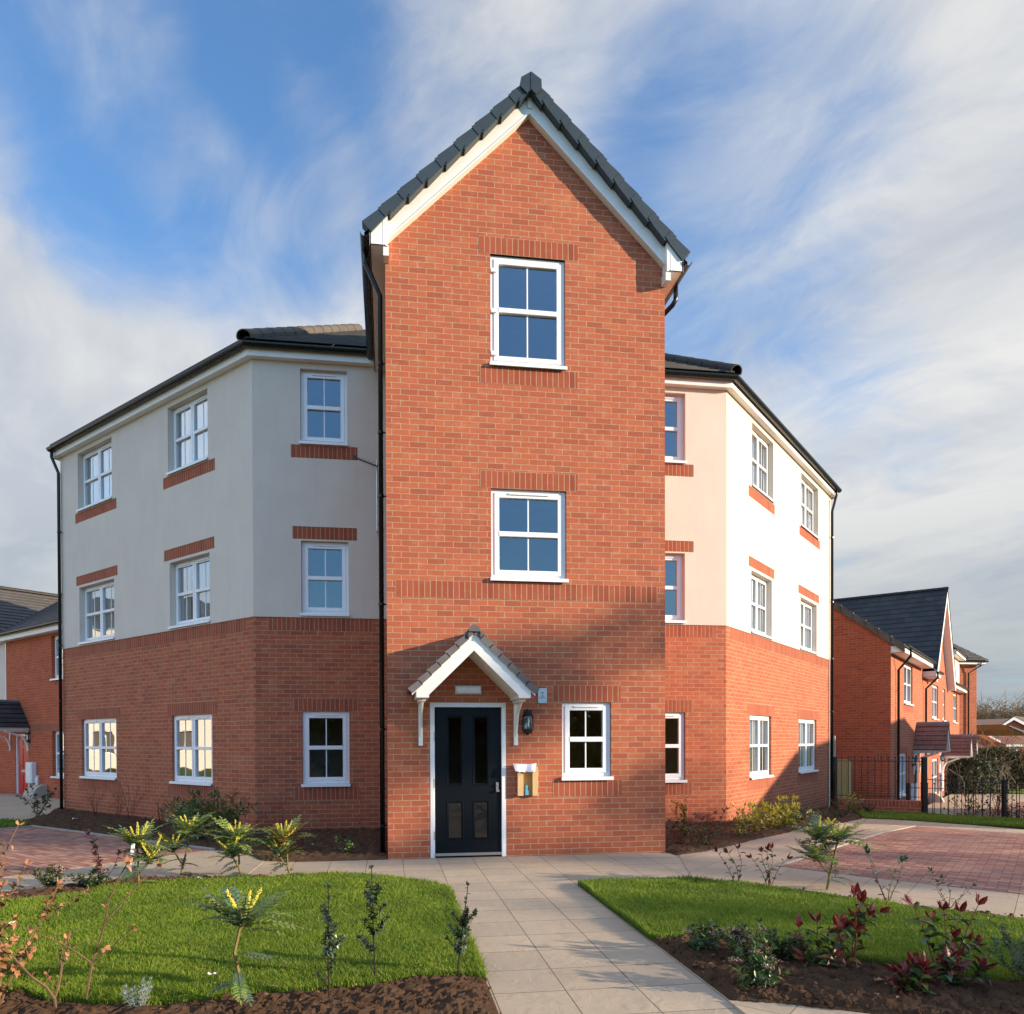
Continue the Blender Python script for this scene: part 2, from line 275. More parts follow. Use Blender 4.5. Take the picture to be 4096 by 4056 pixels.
# ------------------------------------------------------------------ mesh helpers
WM = {}
class MB:
    def __init__(s): s.v = []; s.f = []; s.uv = []; s.mi = []; s.mats = []; s.m = 0
    def mat(s, name):
        if name not in s.mats: s.mats.append(name)
        s.m = s.mats.index(name); return s
    def face(s, pts, uv=None):
        b = len(s.v); s.v.extend(tuple(p) for p in pts); s.f.append(tuple(range(b, b + len(pts)))); s.uv.append(uv or [(0, 0)] * len(pts)); s.mi.append(s.m)
    def box(s, x0, x1, y0, y1, z0, z1, M=None, ch=0.0):
        """box; ch chamfers every edge through its corner points"""
        if ch:
            bm = bmesh.new(); bmesh.ops.create_cube(bm, size=1)
            for v in bm.verts: v.co = Vector(((x0 + x1) / 2 + v.co.x * (x1 - x0), (y0 + y1) / 2 + v.co.y * (y1 - y0), (z0 + z1) / 2 + v.co.z * (z1 - z0)))
            bmesh.ops.bevel(bm, geom=bm.edges[:], offset=ch, segments=1, affect='EDGES')
            s.add_bm(bm, M); bm.free(); return s
        P = [(x0, y0, z0), (x1, y0, z0), (x1, y1, z0), (x0, y1, z0), (x0, y0, z1), (x1, y0, z1), (x1, y1, z1), (x0, y1, z1)]
        if M: P = [tuple(M @ Vector(p)) for p in P]
        b = len(s.v); s.v.extend(P)
        for f in ((0, 3, 2, 1), (4, 5, 6, 7), (0, 1, 5, 4), (1, 2, 6, 5), (2, 3, 7, 6), (3, 0, 4, 7)):
            s.f.append(tuple(b + i for i in f)); s.mi.append(s.m)
            q = [P[i] for i in f]; ax = (0, 1) if abs(q[0][2] - q[2][2]) < 1e-6 else ((0, 2) if abs(q[0][1] - q[2][1]) < 1e-6 else (1, 2))
            s.uv.append([(p[ax[0]], p[ax[1]]) for p in q])
        return s
    def add_bm(s, bm, M=None):
        b = len(s.v); bm.verts.index_update()
        s.v.extend(tuple(M @ v.co) if M else tuple(v.co) for v in bm.verts)
        for f in bm.faces: s.f.append(tuple(b + v.index for v in f.verts)); s.uv.append([(0, 0)] * len(f.verts)); s.mi.append(s.m)
    def sweep(s, prof, path, close=False, caps=True, up=Vector((0, 0, 1))):
        """prof: (a,b) pairs: a sideways (right of travel), b up. path: 3d points, mitred"""
        P = [Vector(p) for p in path]; n = len(P); rings = []
        for i in range(n):
            d0 = (P[i] - P[i - 1]).normalized() if i > 0 else None; d1 = (P[i + 1] - P[i]).normalized() if i < n - 1 else None
            if d0 is None: d0 = d1
            if d1 is None: d1 = d0
            t = (d0 + d1).normalized(); u = up if abs(t.dot(up)) < .95 else Vector((0, 1, 0))
            r = t.cross(u).normalized(); b = r.cross(t).normalized(); k = 1 / max(.35, t.dot(d1))
            rings.append([P[i] + r * (a * k) + b * c for a, c in prof])
        b0 = len(s.v); m = len(prof)
        for r in rings: s.v.extend(tuple(p) for p in r)
        for i in range(n - 1):
            for j in range(m if close else m - 1):
                k = (j + 1) % m; s.f.append((b0 + i * m + j, b0 + i * m + k, b0 + (i + 1) * m + k, b0 + (i + 1) * m + j)); s.uv.append([(0, 0)] * 4); s.mi.append(s.m)
        if caps and close:
            s.f.append(tuple(b0 + j for j in range(m))); s.uv.append([(0, 0)] * m); s.mi.append(s.m)
            s.f.append(tuple(b0 + (n - 1) * m + j for j in reversed(range(m)))); s.uv.append([(0, 0)] * m); s.mi.append(s.m)
        return s
    def tube(s, path, r, n=6, r1=None, caps=True):
        P = [Vector(p) for p in path]; k = len(P)
        if callable(r): rad = [r(i / (k - 1)) for i in range(k)]
        else: rad = [r + ((r1 if r1 is not None else r) - r) * i / (k - 1) for i in range(k)]
        b0 = len(s.v); ref = None
        for i in range(k):
            t = (P[min(i + 1, k - 1)] - P[max(i - 1, 0)]).normalized()
            if ref is None: ref = Vector((0, 0, 1)) if abs(t.z) < .9 else Vector((1, 0, 0))
            a = t.cross(ref).normalized(); b = t.cross(a).normalized(); ref = -b if False else ref
            if abs(t.dot(ref)) > .98: ref = Vector((1, 0, 0)) if abs(t.x) < .5 else Vector((0, 1, 0)); a = t.cross(ref).normalized(); b = t.cross(a).normalized()
            for j in range(n):
                an = 2 * math.pi * j / n; s.v.append(tuple(P[i] + a * (math.cos(an) * rad[i]) + b * (math.sin(an) * rad[i])))
        for i in range(k - 1):
            for j in range(n):
                q = (j + 1) % n; s.f.append((b0 + i * n + j, b0 + i * n + q, b0 + (i + 1) * n + q, b0 + (i + 1) * n + j)); s.uv.append([(0, 0)] * 4); s.mi.append(s.m)
        if caps:
            s.f.append(tuple(b0 + j for j in reversed(range(n)))); s.f.append(tuple(b0 + (k - 1) * n + j for j in range(n)))
            s.uv += [[(0, 0)] * n] * 2; s.mi += [s.m] * 2
        return s
    def mesh(s, name, smooth=False):
        me = bpy.data.meshes.new(name); me.from_pydata([tuple(v) for v in s.v], [], s.f)
        for k in s.mats: me.materials.append(MATS[k])
        me.polygons.foreach_set('material_index', s.mi)
        if any(u[0] != (0, 0) or u[-1] != (0, 0) for u in s.uv[:400]) or any(u[0] != (0, 0) for u in s.uv):
            l = me.uv_layers.new(name='UVMap'); l.data.foreach_set('uv', [c for u in s.uv for p in u for c in p])
        if smooth: me.polygons.foreach_set('use_smooth', [True] * len(me.polygons))
        me.update(); return me
def obj(name, mb, parent=None, M=None, smooth=False, kind=None, label=None, cat=None, group=None, local=False):
    me = mb if isinstance(mb, bpy.types.Mesh) else mb.mesh(name, smooth)
    o = bpy.data.objects.new(name, me); COL.objects.link(o); M = M or Matrix()
    if parent:
        o.parent = parent
        if local: o.matrix_basis = M; WM[o.name] = WM[parent.name] @ M
        else: o.matrix_parent_inverse = WM[parent.name].inverted(); o.matrix_basis = M; WM[o.name] = M
    else: o.matrix_basis = M; WM[o.name] = M
    if kind: o['kind'] = kind
    if label: o['label'] = label
    if cat: o['category'] = cat
    if group: o['group'] = group
    return o
def thing(name, label, cat, loc=(0, 0, 0), rz=0, group=None):
    o = bpy.data.objects.new(name, None); COL.objects.link(o); o.empty_display_size = .2
    M = Matrix.Translation(Vector(loc)) @ Matrix.Rotation(rz, 4, 'Z'); o.matrix_basis = M; WM[o.name] = M
    o['label'] = label; o['category'] = cat
    if group: o['group'] = group
    return o
def dup(root, loc, rz, label, scale=1.0, group=None):
    r = root.copy(); COL.objects.link(r); r.matrix_basis = Matrix.Translation(Vector(loc)) @ Matrix.Rotation(rz, 4, 'Z') @ Matrix.Scale(scale, 4); r['label'] = label
    if group: r['group'] = group
    for ch in root.children:
        c = ch.copy(); COL.objects.link(c); c.parent = r
        for g in ch.children:
            d = g.copy(); COL.objects.link(d); d.parent = c
    return r
def frame(o, xd):
    x = Vector((xd[0], xd[1], 0)).normalized(); y = Vector((-x.y, x.x, 0)); M = Matrix((x, y, Vector((0, 0, 1)))).transposed().to_4x4(); M.translation = Vector((o[0], o[1], 0)); return M
def zg(x, y): return -.025 * max(0, x + y - 7.5) if x > -3 else 0.0

# wall with openings; x right, y into the wall, z up
def wall_mb(x0, x1, z0, z1, holes=(), patches=(), split=None, low='brick', high='render', depth=.14, gable=None, reveal=None, band=True):
    mb = MB(); kinds = {'brick': 0.0, 'brick_side': 0.0, 'brick_soldier': -.003, 'render': -.016}
    pp = list(patches)
    if split is not None and band: pp.append((x0 + .2286 * .98, x1 - .2286 * .98, split - .2286, split, 'brick_soldier'))
    xs = {x0, x1}; zs = {z0, z1}
    if split is not None: zs.add(split)
    for r in list(holes) + pp: xs |= {r[0], r[1]}; zs |= {r[2], r[3]}
    xs = sorted(x for x in xs if x0 - 1e-6 <= x <= x1 + 1e-6); zs = sorted(z for z in zs if z0 - 1e-6 <= z <= z1 + 1e-6)
    K = {}
    for i in range(len(xs) - 1):
        for j in range(len(zs) - 1):
            cx, cz = (xs[i] + xs[i + 1]) / 2, (zs[j] + zs[j + 1]) / 2; k = low if split is None or cz < split else high; off = kinds[k]; vz = 0
            for p in pp:
                if p[0] < cx < p[1] and p[2] < cz < p[3]: k = p[4]; off = -.003 if (split is None or cz < split) else -.009; vz = p[2]; vx = p[0]
            for h in holes:
                if h[0] < cx < h[1] and h[2] < cz < h[3]: k = None; off = depth
            K[i, j] = (k, off, (vx, vz) if k == 'brick_soldier' else (0, split if split is not None else 0))
    def uvf(k, pts, org):
        if k == 'brick_soldier': return [(p[0] - org[0] + p[1], p[2] - org[1]) for p in pts]
        return [(p[0] + p[1], p[2] - 3.67) for p in pts]
    for (i, j), (k, off, org) in K.items():
        a, b, c, d = xs[i], xs[i + 1], zs[j], zs[j + 1]
        if k:
            mb.mat(k); P = [(a, off, c), (b, off, c), (b, off, d), (a, off, d)]; mb.face(P, uvf(k, P, org))
        for (di, dj, e) in ((1, 0, 'x'), (0, 1, 'z')):
            nb = K.get((i + di, j + dj))
            if nb is None or abs(nb[1] - off) < 1e-6: continue
            kk = k if (k and (not nb[0] or off < nb[1])) else nb[0]
            if kk == 'brick_soldier' and (k is None or nb[0] is None): kk = low if (zs[j] < (split or 1e9)) else high
            if reveal and (k is None or nb[0] is None) and zs[j] > (split if split is not None else 1e9) - .001: kk = reveal
            mb.mat(kk)
            if e == 'x': P = [(b, off, c), (b, nb[1], c), (b, nb[1], d), (b, off, d)]
            else: P = [(a, off, d), (a, nb[1], d), (b, nb[1], d), (b, off, d)]
            mb.face(P, [(p[0] + p[1], p[2] + (p[1] if e == 'z' else 0) - 3.67) for p in P])
    if gable:   # list of (x,z) of the roofline, left to right
        mb.mat(high if split is not None else low)
        P = [(x0, 0, z1)] + [(x1, 0, z1)] + [(x, 0, z) for x, z in reversed(gable)]
        mb.face(P, [(p[0], p[2] - 3.67) for p in P])
    return mb

def window(parent, F, x0, x1, z0, z1, lights=1, recess=.045, glass='glass', room='plaster_white', curtain=None, hinges=False, vent=True, bars=True, sill=True, label=None, small=False):
    """one window: frame mesh with pane, sill and vent as sub-parts"""
    M = F @ Matrix.Translation((x0, 0, z0)); W = x1 - x0; H = z1 - z0; zs = .045 if sill else 0
    mb = MB().mat('upvc'); y = recess; fr = .055
    ch = 0 if small else .005
    mb.box(0, fr, y, y + .06, zs, H, ch=ch).box(W - fr, W, y, y + .06, zs, H, ch=ch).box(fr - .004, W - fr + .004, y, y + .06, H - fr, H, ch=ch).box(fr - .004, W - fr + .004, y, y + .06, zs, zs + fr, ch=ch)
    cuts = [fr] + ([W / 2] if lights == 2 else []) + [W - fr]; gz0, gz1 = zs + fr, H - fr; zm = (gz0 + gz1) / 2; mh = .034 if lights == 1 else .028; sf = .066 if lights == 1 else .05; py = y - .012
    if lights == 2: mb.box(W / 2 - .022, W / 2 + .022, y - .002, y + .06, gz0 - .004, gz1 + .004)
    panes = MB().mat(glass)
    for a, b in zip(cuts[:-1], cuts[1:]):
        a2 = a - .008; b2 = b + .008
        if lights == 2:
            a2 = a - .008 if a == fr else a + .008; b2 = b + .008 if b > W / 2 + .01 else b - .008
        mb.box(a2, a2 + sf, py, y + .05, gz0 - .008, gz1 + .008, ch=ch).box(b2 - sf, b2, py, y + .05, gz0 - .008, gz1 + .008, ch=ch)
        mb.box(a2 + sf - .004, b2 - sf + .004, py + .001, y + .05, gz1 + .008 - sf, gz1 + .007, ch=ch).box(a2 + sf - .004, b2 - sf + .004, py + .001, y + .05, gz0 - .007, gz0 - .008 + sf, ch=ch)
        mb.box(a2 + sf - .004, b2 - sf + .004, py - .006, y + .045, zm - mh, zm + mh, ch=ch)
        mid = (a2 + b2) / 2
        if bars: mb.box(mid - .009, mid + .009, y + .018, y + .034, gz0 + .03, gz1 - .03)
        panes.face([(a2 + .03, y + .024, gz0 + .02), (b2 - .03, y + .024, gz0 + .02), (b2 - .03, y + .024, gz1 - .02), (a2 + .03, y + .024, gz1 - .02)])
    wn = obj('window', mb, parent, M)
    if label: wn['label'] = label
    obj('pane', panes, wn, M)
    if sill:
        sb = MB().mat('upvc'); sb.box(-.018, W + .018, -.052, y + .05, .012, .043, ch=0 if small else .006).box(-.018, W + .018, -.054, -.038, -.004, .018); obj('sill', sb, wn, M)
    if vent and not small:
        for a, b in zip(cuts[:-1], cuts[1:]):
            vb = MB().mat('upvc'); q = (b - a); vb.box(a + q * .2, b - q * .2, py - .016, py + .002, H - fr - .018, H - fr + .006, ch=.004); obj('trickle_vent', vb, wn, M)
    if hinges:
        for t in (.12, .5, .86):
            hb = MB().mat('upvc'); hb.box(.004, .085, py - .02, py + .004, H * t - .025, H * t + .03, ch=.006); obj('hinge', hb, wn, M)
    # the room behind
    rb = MB().mat(room); D = 2.6; e = .5; yy = .16
    X0, X1, Z0, Z1 = -e, W + e, -.7, H + .3
    rb.face([(X0, D, Z0), (X1, D, Z0), (X1, D, Z1), (X0, D, Z1)]); rb.face([(X0, yy, Z0), (X0, D, Z0), (X0, D, Z1), (X0, yy, Z1)]); rb.face([(X1, yy, Z0), (X1, yy, Z1), (X1, D, Z1), (X1, D, Z0)])
    rb.face([(X0, yy, Z1), (X0, D, Z1), (X1, D, Z1), (X1, yy, Z1)])
    for q in ((X0, 0, Z0, Z1), (W, X1, Z0, Z1), (0, W, H, Z1), (0, W, Z0, 0)): rb.face([(q[0], yy, q[2]), (q[1], yy, q[2]), (q[1], yy, q[3]), (q[0], yy, q[3])])
    rb.mat('floor_dark').face([(X0, yy, Z0), (X1, yy, Z0), (X1, D, Z0), (X0, D, Z0)])
    obj('room_lining', rb, wn, M)
    if curtain:
        for seg in curtain:
            cb = MB().mat('curtain'); a0, a1 = seg; pts = []
            k = max(6, int((a1 - a0) * W / .012))
            for i in range(k + 1):
                x = (a0 + (a1 - a0) * i / k) * W; pts.append((x, .20 + .022 * math.sin(x * 75) + .01 * math.sin(x * 31), 0))
            for p, q in zip(pts[:-1], pts[1:]): cb.face([(p[0], p[1], .0), (q[0], q[1], .0), (q[0], q[1], H), (p[0], p[1], H)])
            obj('curtain', cb, wn, M)
    return wn

def clip(poly, a, b, c):   # keep a*x+b*y>=c
    out = []
    for i in range(len(poly)):
        p, q = poly[i], poly[(i + 1) % len(poly)]; dp = a * p[0] + b * p[1] - c; dq = a * q[0] + b * q[1] - c
        if dp >= 0: out.append(p)
        if dp * dq < 0: t = dp / (dp - dq); out.append((p[0] + (q[0] - p[0]) * t, p[1] + (q[1] - p[1]) * t))
    return out
def roof_mb(poly, F, z0, pitch, mat='tile_dark', gauge=.30, lip=.028, mb=None):
    """poly in (x, v): v horizontal distance behind the eave; courses of tiles with a real step"""
    mb = mb or MB(); mb.mat(mat); tp = math.tan(pitch); cp = math.cos(pitch); g = gauge * cp; vmax = max(p[1] for p in poly); k = 0; v = 0
    while v < vmax:
        q = clip(clip(poly, 0, 1, v), 0, -1, -(v + g))
        if len(q) >= 3:
            P = [(x, y, z0 + y * tp + lip * (1 - (y - v) / g)) for x, y in q]; mb.face([F @ Vector(p) for p in P], [(p[0], p[1] / cp) for p in P])
            e = [p for p in q if abs(p[1] - v) < 1e-6]
            if len(e) >= 2:
                a, b = min(p[0] for p in e), max(p[0] for p in e); zz = z0 + v * tp; mb.face([F @ Vector(p) for p in ((a, v, zz - .002), (b, v, zz - .002), (b, v, zz + lip), (a, v, zz + lip))], [(a, v / cp), (b, v / cp), (b, v / cp + .02), (a, v / cp + .02)])
        v += g; k += 1
    return mb
HALF = [(math.cos(a) * .056, -math.sin(a) * .056) for a in [math.pi * i / 8 for i in range(9)]]
def gutter(parent, path, name='gutter', r=.056, brackets=.85, flip=1):
    mb = MB().mat('black_plastic'); s = r / .056; o_ = [(a * s, b * s) for a, b in HALF]; i_ = [(a * s * .9, b * s * .9) for a, b in reversed(HALF)]
    mb.sweep(o_ + i_, path, close=True)
    g = obj(name, mb, parent, smooth=False)
    if brackets:
        bme = None
        for p, q in zip(path[:-1], path[1:]):
            p = Vector(p); q = Vector(q); L = (q - p).length; n = max(1, round(L / brackets)); d = (q - p) / L; a = math.atan2(d.y, d.x)
            for k in range(n):
                c = p + d * (L * (k + .5) / n)
                M0 = Matrix.Translation(c) @ Matrix.Rotation(a, 4, 'Z')
                if bme: obj('gutter_bracket', bme, g, M0); continue
                bb = MB().mat('black_plastic'); M = Matrix(); 
                out = [(x * 1.12, z * 1.12) for x, z in o_]; 
                for (x1, z1), (x2, z2) in zip(out[:-1], out[1:]):
                    P = [(-.014, -x1, z1), (.014, -x1, z1), (.014, -x2, z2), (-.014, -x2, z2)]; bb.face([M @ Vector(v) for v in P])
                bb.box(-.014, .014, *sorted((flip * .045, flip * .060)), -.17, -.01, M)
                P = [(0, flip * .056, -.17), (0, flip * .056, -.03), (0, -flip * .05, -.07)]
                for sx in (-.013, .013): bb.face([M @ Vector((sx, v[1], v[2])) for v in P])
                bb.face([M @ Vector(v) for v in ((-.013, flip * .056, -.17), (.013, flip * .056, -.17), (.013, -flip * .05, -.07), (-.013, -flip * .05, -.07))])
        obj('gutter_bracket', bb, g)
    return g
def downpipe(parent, path, wall_dir, clips, r=.034, name='downpipe'):
    mb = MB().mat('black_plastic'); mb.tube(path, r, 10); dp = obj(name, mb, parent, smooth=True)
    p0 = Vector(path[-2]); p1 = Vector(path[-1]); wd = Vector(wall_dir)
    for z in clips:
        cb = MB().mat('black_plastic'); t = (z - p0.z) / (p1.z - p0.z); c = p0.lerp(p1, t); cb.tube([c - Vector((0, 0, .018)), c + Vector((0, 0, .018))], r * 1.22, 10); cb.tube([c, c + wd * .10], .010, 5); obj('pipe_clip', cb, dp)
    return dp

# ------------------------------------------------------------------ ground
def ground(name, poly, z, mat, kind='structure', thick=0, label=None):
    bm = bmesh.new(); vs = [bm.verts.new((x, y, 0)) for x, y in poly]; f = bm.faces.new(vs)
    if f.normal.z < 0: bmesh.ops.reverse_faces(bm, faces=[f])
    bmesh.ops.triangulate(bm, faces=bm.faces[:])
    bmesh.ops.bisect_plane(bm, geom=bm.verts[:] + bm.edges[:] + bm.faces[:], plane_co=(7.5, 0, 0), plane_no=(1, 1, 0))
    bmesh.ops.bisect_plane(bm, geom=bm.verts[:] + bm.edges[:] + bm.faces[:], plane_co=(-3, 0, 0), plane_no=(1, 0, 0))
    if thick:
        r = bmesh.ops.extrude_face_region(bm, geom=bm.faces[:])
        for v in bm.verts: v.co.z = z
        for g in r['geom']:
            if isinstance(g, bmesh.types.BMVert): g.co.z = z - thick
        bmesh.ops.recalc_face_normals(bm, faces=bm.faces[:])
        for v in bm.verts: v.co.z += zg(v.co.x, v.co.y)
    else:
        for v in bm.verts: v.co.z = z + zg(v.co.x, v.co.y)
    me = bpy.data.meshes.new(name); bm.to_mesh(me); bm.free(); me.materials.append(MATS[mat])
    return obj(name, me, kind=kind, label=label)
big = MB().mat('turf_base')
S = 900
for a, b in ((-1, 0), (0, 1)):
    pass
gpts = [(-S, -S), (S, -S), (S, S), (-S, S)]
def fz(x, y):
    if x < -3: return -.14
    t = min(1, max(0, (x + y - 17.3) / 1.0)); return (-.14 + zg(x, y)) * (1 - t) + t * (-.84 - .004 * max(0, x + y - 18))
def far_ground():
    bm = bmesh.new(); xs = [-S, -60, -3.05, -3, 0, 3, 6, 8] + [8.5 + .5 * k for k in range(24)] + [24, 28, 40, 60, S]; ys = [-S, -60, -20, -12, -8, -6, -4, -2, 0, 2] + [2.5 + .5 * k for k in range(22)] + [16, 20, 28, 40, 60, S]
    vs = {(i, j): bm.verts.new((x, y, fz(x, y))) for i, x in enumerate(xs) for j, y in enumerate(ys)}
    for i in range(len(xs) - 1):
        for j in range(len(ys) - 1): bm.faces.new((vs[i, j], vs[i + 1, j], vs[i + 1, j + 1], vs[i, j + 1]))
    me = bpy.data.meshes.new('ground'); bm.to_mesh(me); bm.free(); me.materials.append(MATS['turf_base']); obj('ground', me, kind='structure')
far_ground()
ground('flagstone_path', [(-3.6, .03), (1.98, .03), (1.99, -.36), (2.2, -2.6), (.6, -2.6), (.6, -12), (-1.8, -12), (-1.8, -2.6), (-3.6, -1.6)], 0, 'flags', thick=.05)
ground('flagstone_path', [(-3.55, -1.4), (-4.3, -1.3), (-5.3, -1.9), (-9, -5.6), (-13, -7.5), (-10.75, -5.0), (-4.43, 1.3), (-4.1, 1.4), (-3.3, .4), (-3.3, .02), (-3.5, .02)], .006, 'flags_turned', thick=.03)
ground('flagstone_path', [(1.96, -.36), (2.3, .1), (3.0, .6), (5.69, 2.9), (6.92, 3.9), (8.05, 4.9), (8.7, 4.8), (9.1, 4.2), (9.6, 2.4), (11.5, -1), (16, -8), (8, -12), (3.5, -4.6), (2.4, -3.4), (1.9, -2.7), (1.4, -2.25)], .006, 'flags_turned', thick=.03)
ground('block_paving', [(-4.43, 1.22), (-8.39, 4.87), (-14.7, -1.4), (-10.7, -5.1)], .012, 'blocks', thick=.03)
ground('block_paving', [(7.84, 2.78), (2.85, -1.37), (3.59, -2.39), (4.37, -3.3), (9, -8.2), (15, -4), (10.0, .4), (8.5, 1.8)], .012, 'blocks', thick=.03)
ground('flagstone_path', [(-9.1, 6.0), (-9.6, 6.25), (-13.5, 2.5), (-18, 4), (-22, 16), (-9.4, 14), (-9.0, 8.6), (-9.0, 7.0)], .0, 'flags_turned', thick=.03)
ground('block_paving', [(-10.9, 7.0), (-12.4, 8.3), (-16, 4.8), (-14.6, 3.4)], .006, 'blocks', thick=.03)
for nm, pts in (('kerb', [(-4.38, 1.24), (-8.42, 4.93)]), ('kerb', [(-8.39, 4.87), (-14.7, -1.4)]), ('kerb', [(7.84, 2.78), (2.80, -1.40)])):
    mb = MB().mat('kerb'); P = [(x, y, zg(x, y) + .0) for x, y in pts]
    if len(pts) == 2 and pts[0][0] > 0: k = [((pts[0][0] + (pts[1][0] - pts[0][0]) * t), (pts[0][1] + (pts[1][1] - pts[0][1]) * t)) for t in (0, .35, .6, 1)]; P = [(x, y, zg(x, y)) for x, y in k]
    mb.sweep([(-.025, -.03), (.025, -.03), (.025, .03), (-.025, .03)], P, close=True); obj(nm, mb, kind='structure')

# earth beds: lumpy grids
def inside(poly):
    P = np.array(poly); 
    def f(X, Y):
        r = np.zeros(X.shape, bool); j = len(P) - 1
        for i in range(len(P)):
            c = ((P[i, 1] > Y) != (P[j, 1] > Y)) & (X < (P[j, 0] - P[i, 0]) * (Y - P[i, 1]) / (P[j, 1] - P[i, 1] + 1e-12) + P[i, 0]); r ^= c; j = i
        return r
    return f
def edge_dist(poly, X, Y):
    d = np.full(X.shape, 1e9); P = np.array(poly)
    for i in range(len(P)):
        a, b = P[i], P[(i + 1) % len(P)]; ab = b - a; t = np.clip(((X - a[0]) * ab[0] + (Y - a[1]) * ab[1]) / (ab @ ab + 1e-12), 0, 1)
        d = np.minimum(d, np.hypot(X - a[0] - t * ab[0], Y - a[1] - t * ab[1]))
    return d
def vnoise(x, y, s, seed=0): return noise.noise(Vector((x * s + seed, y * s - seed, seed * 1.7)))
def bed(name, poly, step=.03, amp=.035, z=.012, clods=0, label=None):
    P = np.array(poly); x0, y0 = P.min(0); x1, y1 = P.max(0); nx, ny = int((x1 - x0) / step) + 2, int((y1 - y0) / step) + 2
    X, Y = np.meshgrid(x0 + np.arange(nx) * step, y0 + np.arange(ny) * step, indexing='ij'); ins = inside(poly)(X, Y); ed = edge_dist(poly, X, Y)
    # snap outside border points to the outline by keeping cells with any corner in
    cell = ins[:-1, :-1] | ins[1:, :-1] | ins[:-1, 1:] | ins[1:, 1:]
    used = np.zeros(X.shape, bool); used[:-1, :-1] |= cell; used[1:, :-1] |= cell; used[:-1, 1:] |= cell; used[1:, 1:] |= cell
    idx = -np.ones(X.shape, int); vs = []
    for i, j in zip(*np.nonzero(used)):
        x, y = X[i, j], Y[i, j]; e = min(1, (ed[i, j] if ins[i, j] else 0) / .10)
        h = abs(vnoise(x, y, 5, 3)) * .9 + abs(vnoise(x, y, 14, 9)) * .8 + abs(vnoise(x, y, 33, 5)) * .6
        hz = z + zg(x, y) + (-.02 if not ins[i, j] else 0) + e * amp * h + e * .012
        idx[i, j] = len(vs); vs.append((x, y, hz))
    fs = [(idx[i, j], idx[i + 1, j], idx[i + 1, j + 1], idx[i, j + 1]) for i, j in zip(*np.nonzero(cell))]
    me = bpy.data.meshes.new(name); me.from_pydata(vs, [], [tuple(int(k) for k in f) for f in fs]); me.materials.append(MATS['soil'])
    o = obj(name, me, kind='structure', label=label)
    if clods:
        mb = MB().mat('soil'); fn = inside(poly); n = 0
        while n < clods:
            x = random.uniform(x0, x1); y = random.uniform(y0, y1)
            if not fn(np.array([x]), np.array([y]))[0]: continue
            n += 1; r = random.uniform(.006, .022) * (1.6 if random.random() < .06 else 1); bm = bmesh.new(); bmesh.ops.create_icosphere(bm, subdivisions=1, radius=r)
            for v in bm.verts: v.co *= random.uniform(.65, 1.25)
            mb.add_bm(bm, Matrix.Translation((x, y, zg(x, y) + z + .012 + amp * .4))); bm.free()
        obj('soil_clods', mb, kind='stuff', label='loose crumbs of brown earth on the planting beds')
    return o
BED_L = [(-1.93, -.03), (-2.65, -.02), (-3.4, .04), (-3.56, .15), (-3.77, .63), (-4.13, 1.06), (-4.44, 1.28), (-5.1, 1.94), (-6.33, 3.14), (-8.39, 4.93), (-8.65, 5.25), (-9.05, 5.95), (-9.1, 7.2), (-9.6, 8.8), (-9.2, 8.6), (-4.0, 3.4), (-1.8, 3.4), (-1.85, .1)]
BED_R = [(1.88, .1), (1.93, -.02), (1.97, -.31), (2.41, -.09), (2.99, .35), (3.78, 1.02), (4.62, 1.66), (5.69, 2.57), (6.92, 3.58), (8.05, 4.66), (8.6, 5.5), (9.25, 6.9), (9.9, 7.9), (9.95, 8.8), (4.2, 3.3), (1.8, 3.4)]
BED_S = [(-7.5, -3.3), (-5.82, -1.7), (-5.5, -1.55), (-5.03, -1.14), (-4.72, -1.04), (-4.3, -1.06), (-3.65, -1.13), (-3.1, -1.17), (-2.55, -1.18), (-2.3, -1.28), (-2.9, -1.30), (-3.8, -1.45), (-4.36, -1.52), (-4.84, -1.72), (-5.14, -2.2), (-5.6, -2.4), (-7, -3.7)]
LAWN_L = [(-6.9, -3.6), (-5.55, -2.3), (-5.14, -2.12), (-4.84, -1.66), (-4.36, -1.46), (-3.82, -1.39), (-3.27, -1.32), (-2.93, -1.24), (-2.58, -1.22), (-2.2, -1.3), (-1.86, -1.53), (-1.52, -1.89), (-1.27, -2.2), (-1.27, -5.16), (-1.6, -5.08), (-2.0, -5.2), (-2.78, -5.33), (-3.3, -5.4), (-3.9, -5.22), (-4.1, -5.02), (-5, -4.75), (-6.6, -4.3)]
NEAR_L = [(-1.27, -5.10), (-1.6, -5.02), (-2.0, -5.14), (-2.78, -5.27), (-3.3, -5.34), (-3.9, -5.16), (-4.1, -4.96), (-5, -4.7), (-5.6, -4.6), (-5.2, -7.0), (-1.28, -7.0)]
LAWN_R = [(.12, -2.10), (.5, -2.06), (.93, -2.11), (1.35, -2.16), (1.72, -2.38), (1.96, -2.68), (2.2, -3.08), (2.5, -3.46), (2.88, -3.95), (3.35, -4.48), (4.6, -5.9), (3.9, -7.2), (2.6, -6.45), (2.01, -5.85), (1.73, -5.63), (1.5, -5.39), (1.21, -5.19), (1.0, -4.88), (.75, -4.62), (.5, -4.44), (.17, -4.46), (.12, -4.36)]
NEAR_R = [(.12, -4.30), (.5, -4.38), (.75, -4.56), (1.05, -4.84), (1.25, -5.13), (1.55, -5.34), (1.78, -5.57), (2.06, -5.8), (2.65, -6.4), (3.9, -7.1), (3.4, -7.6), (.67, -6.03), (.34, -5.86), (.13, -5.79)]
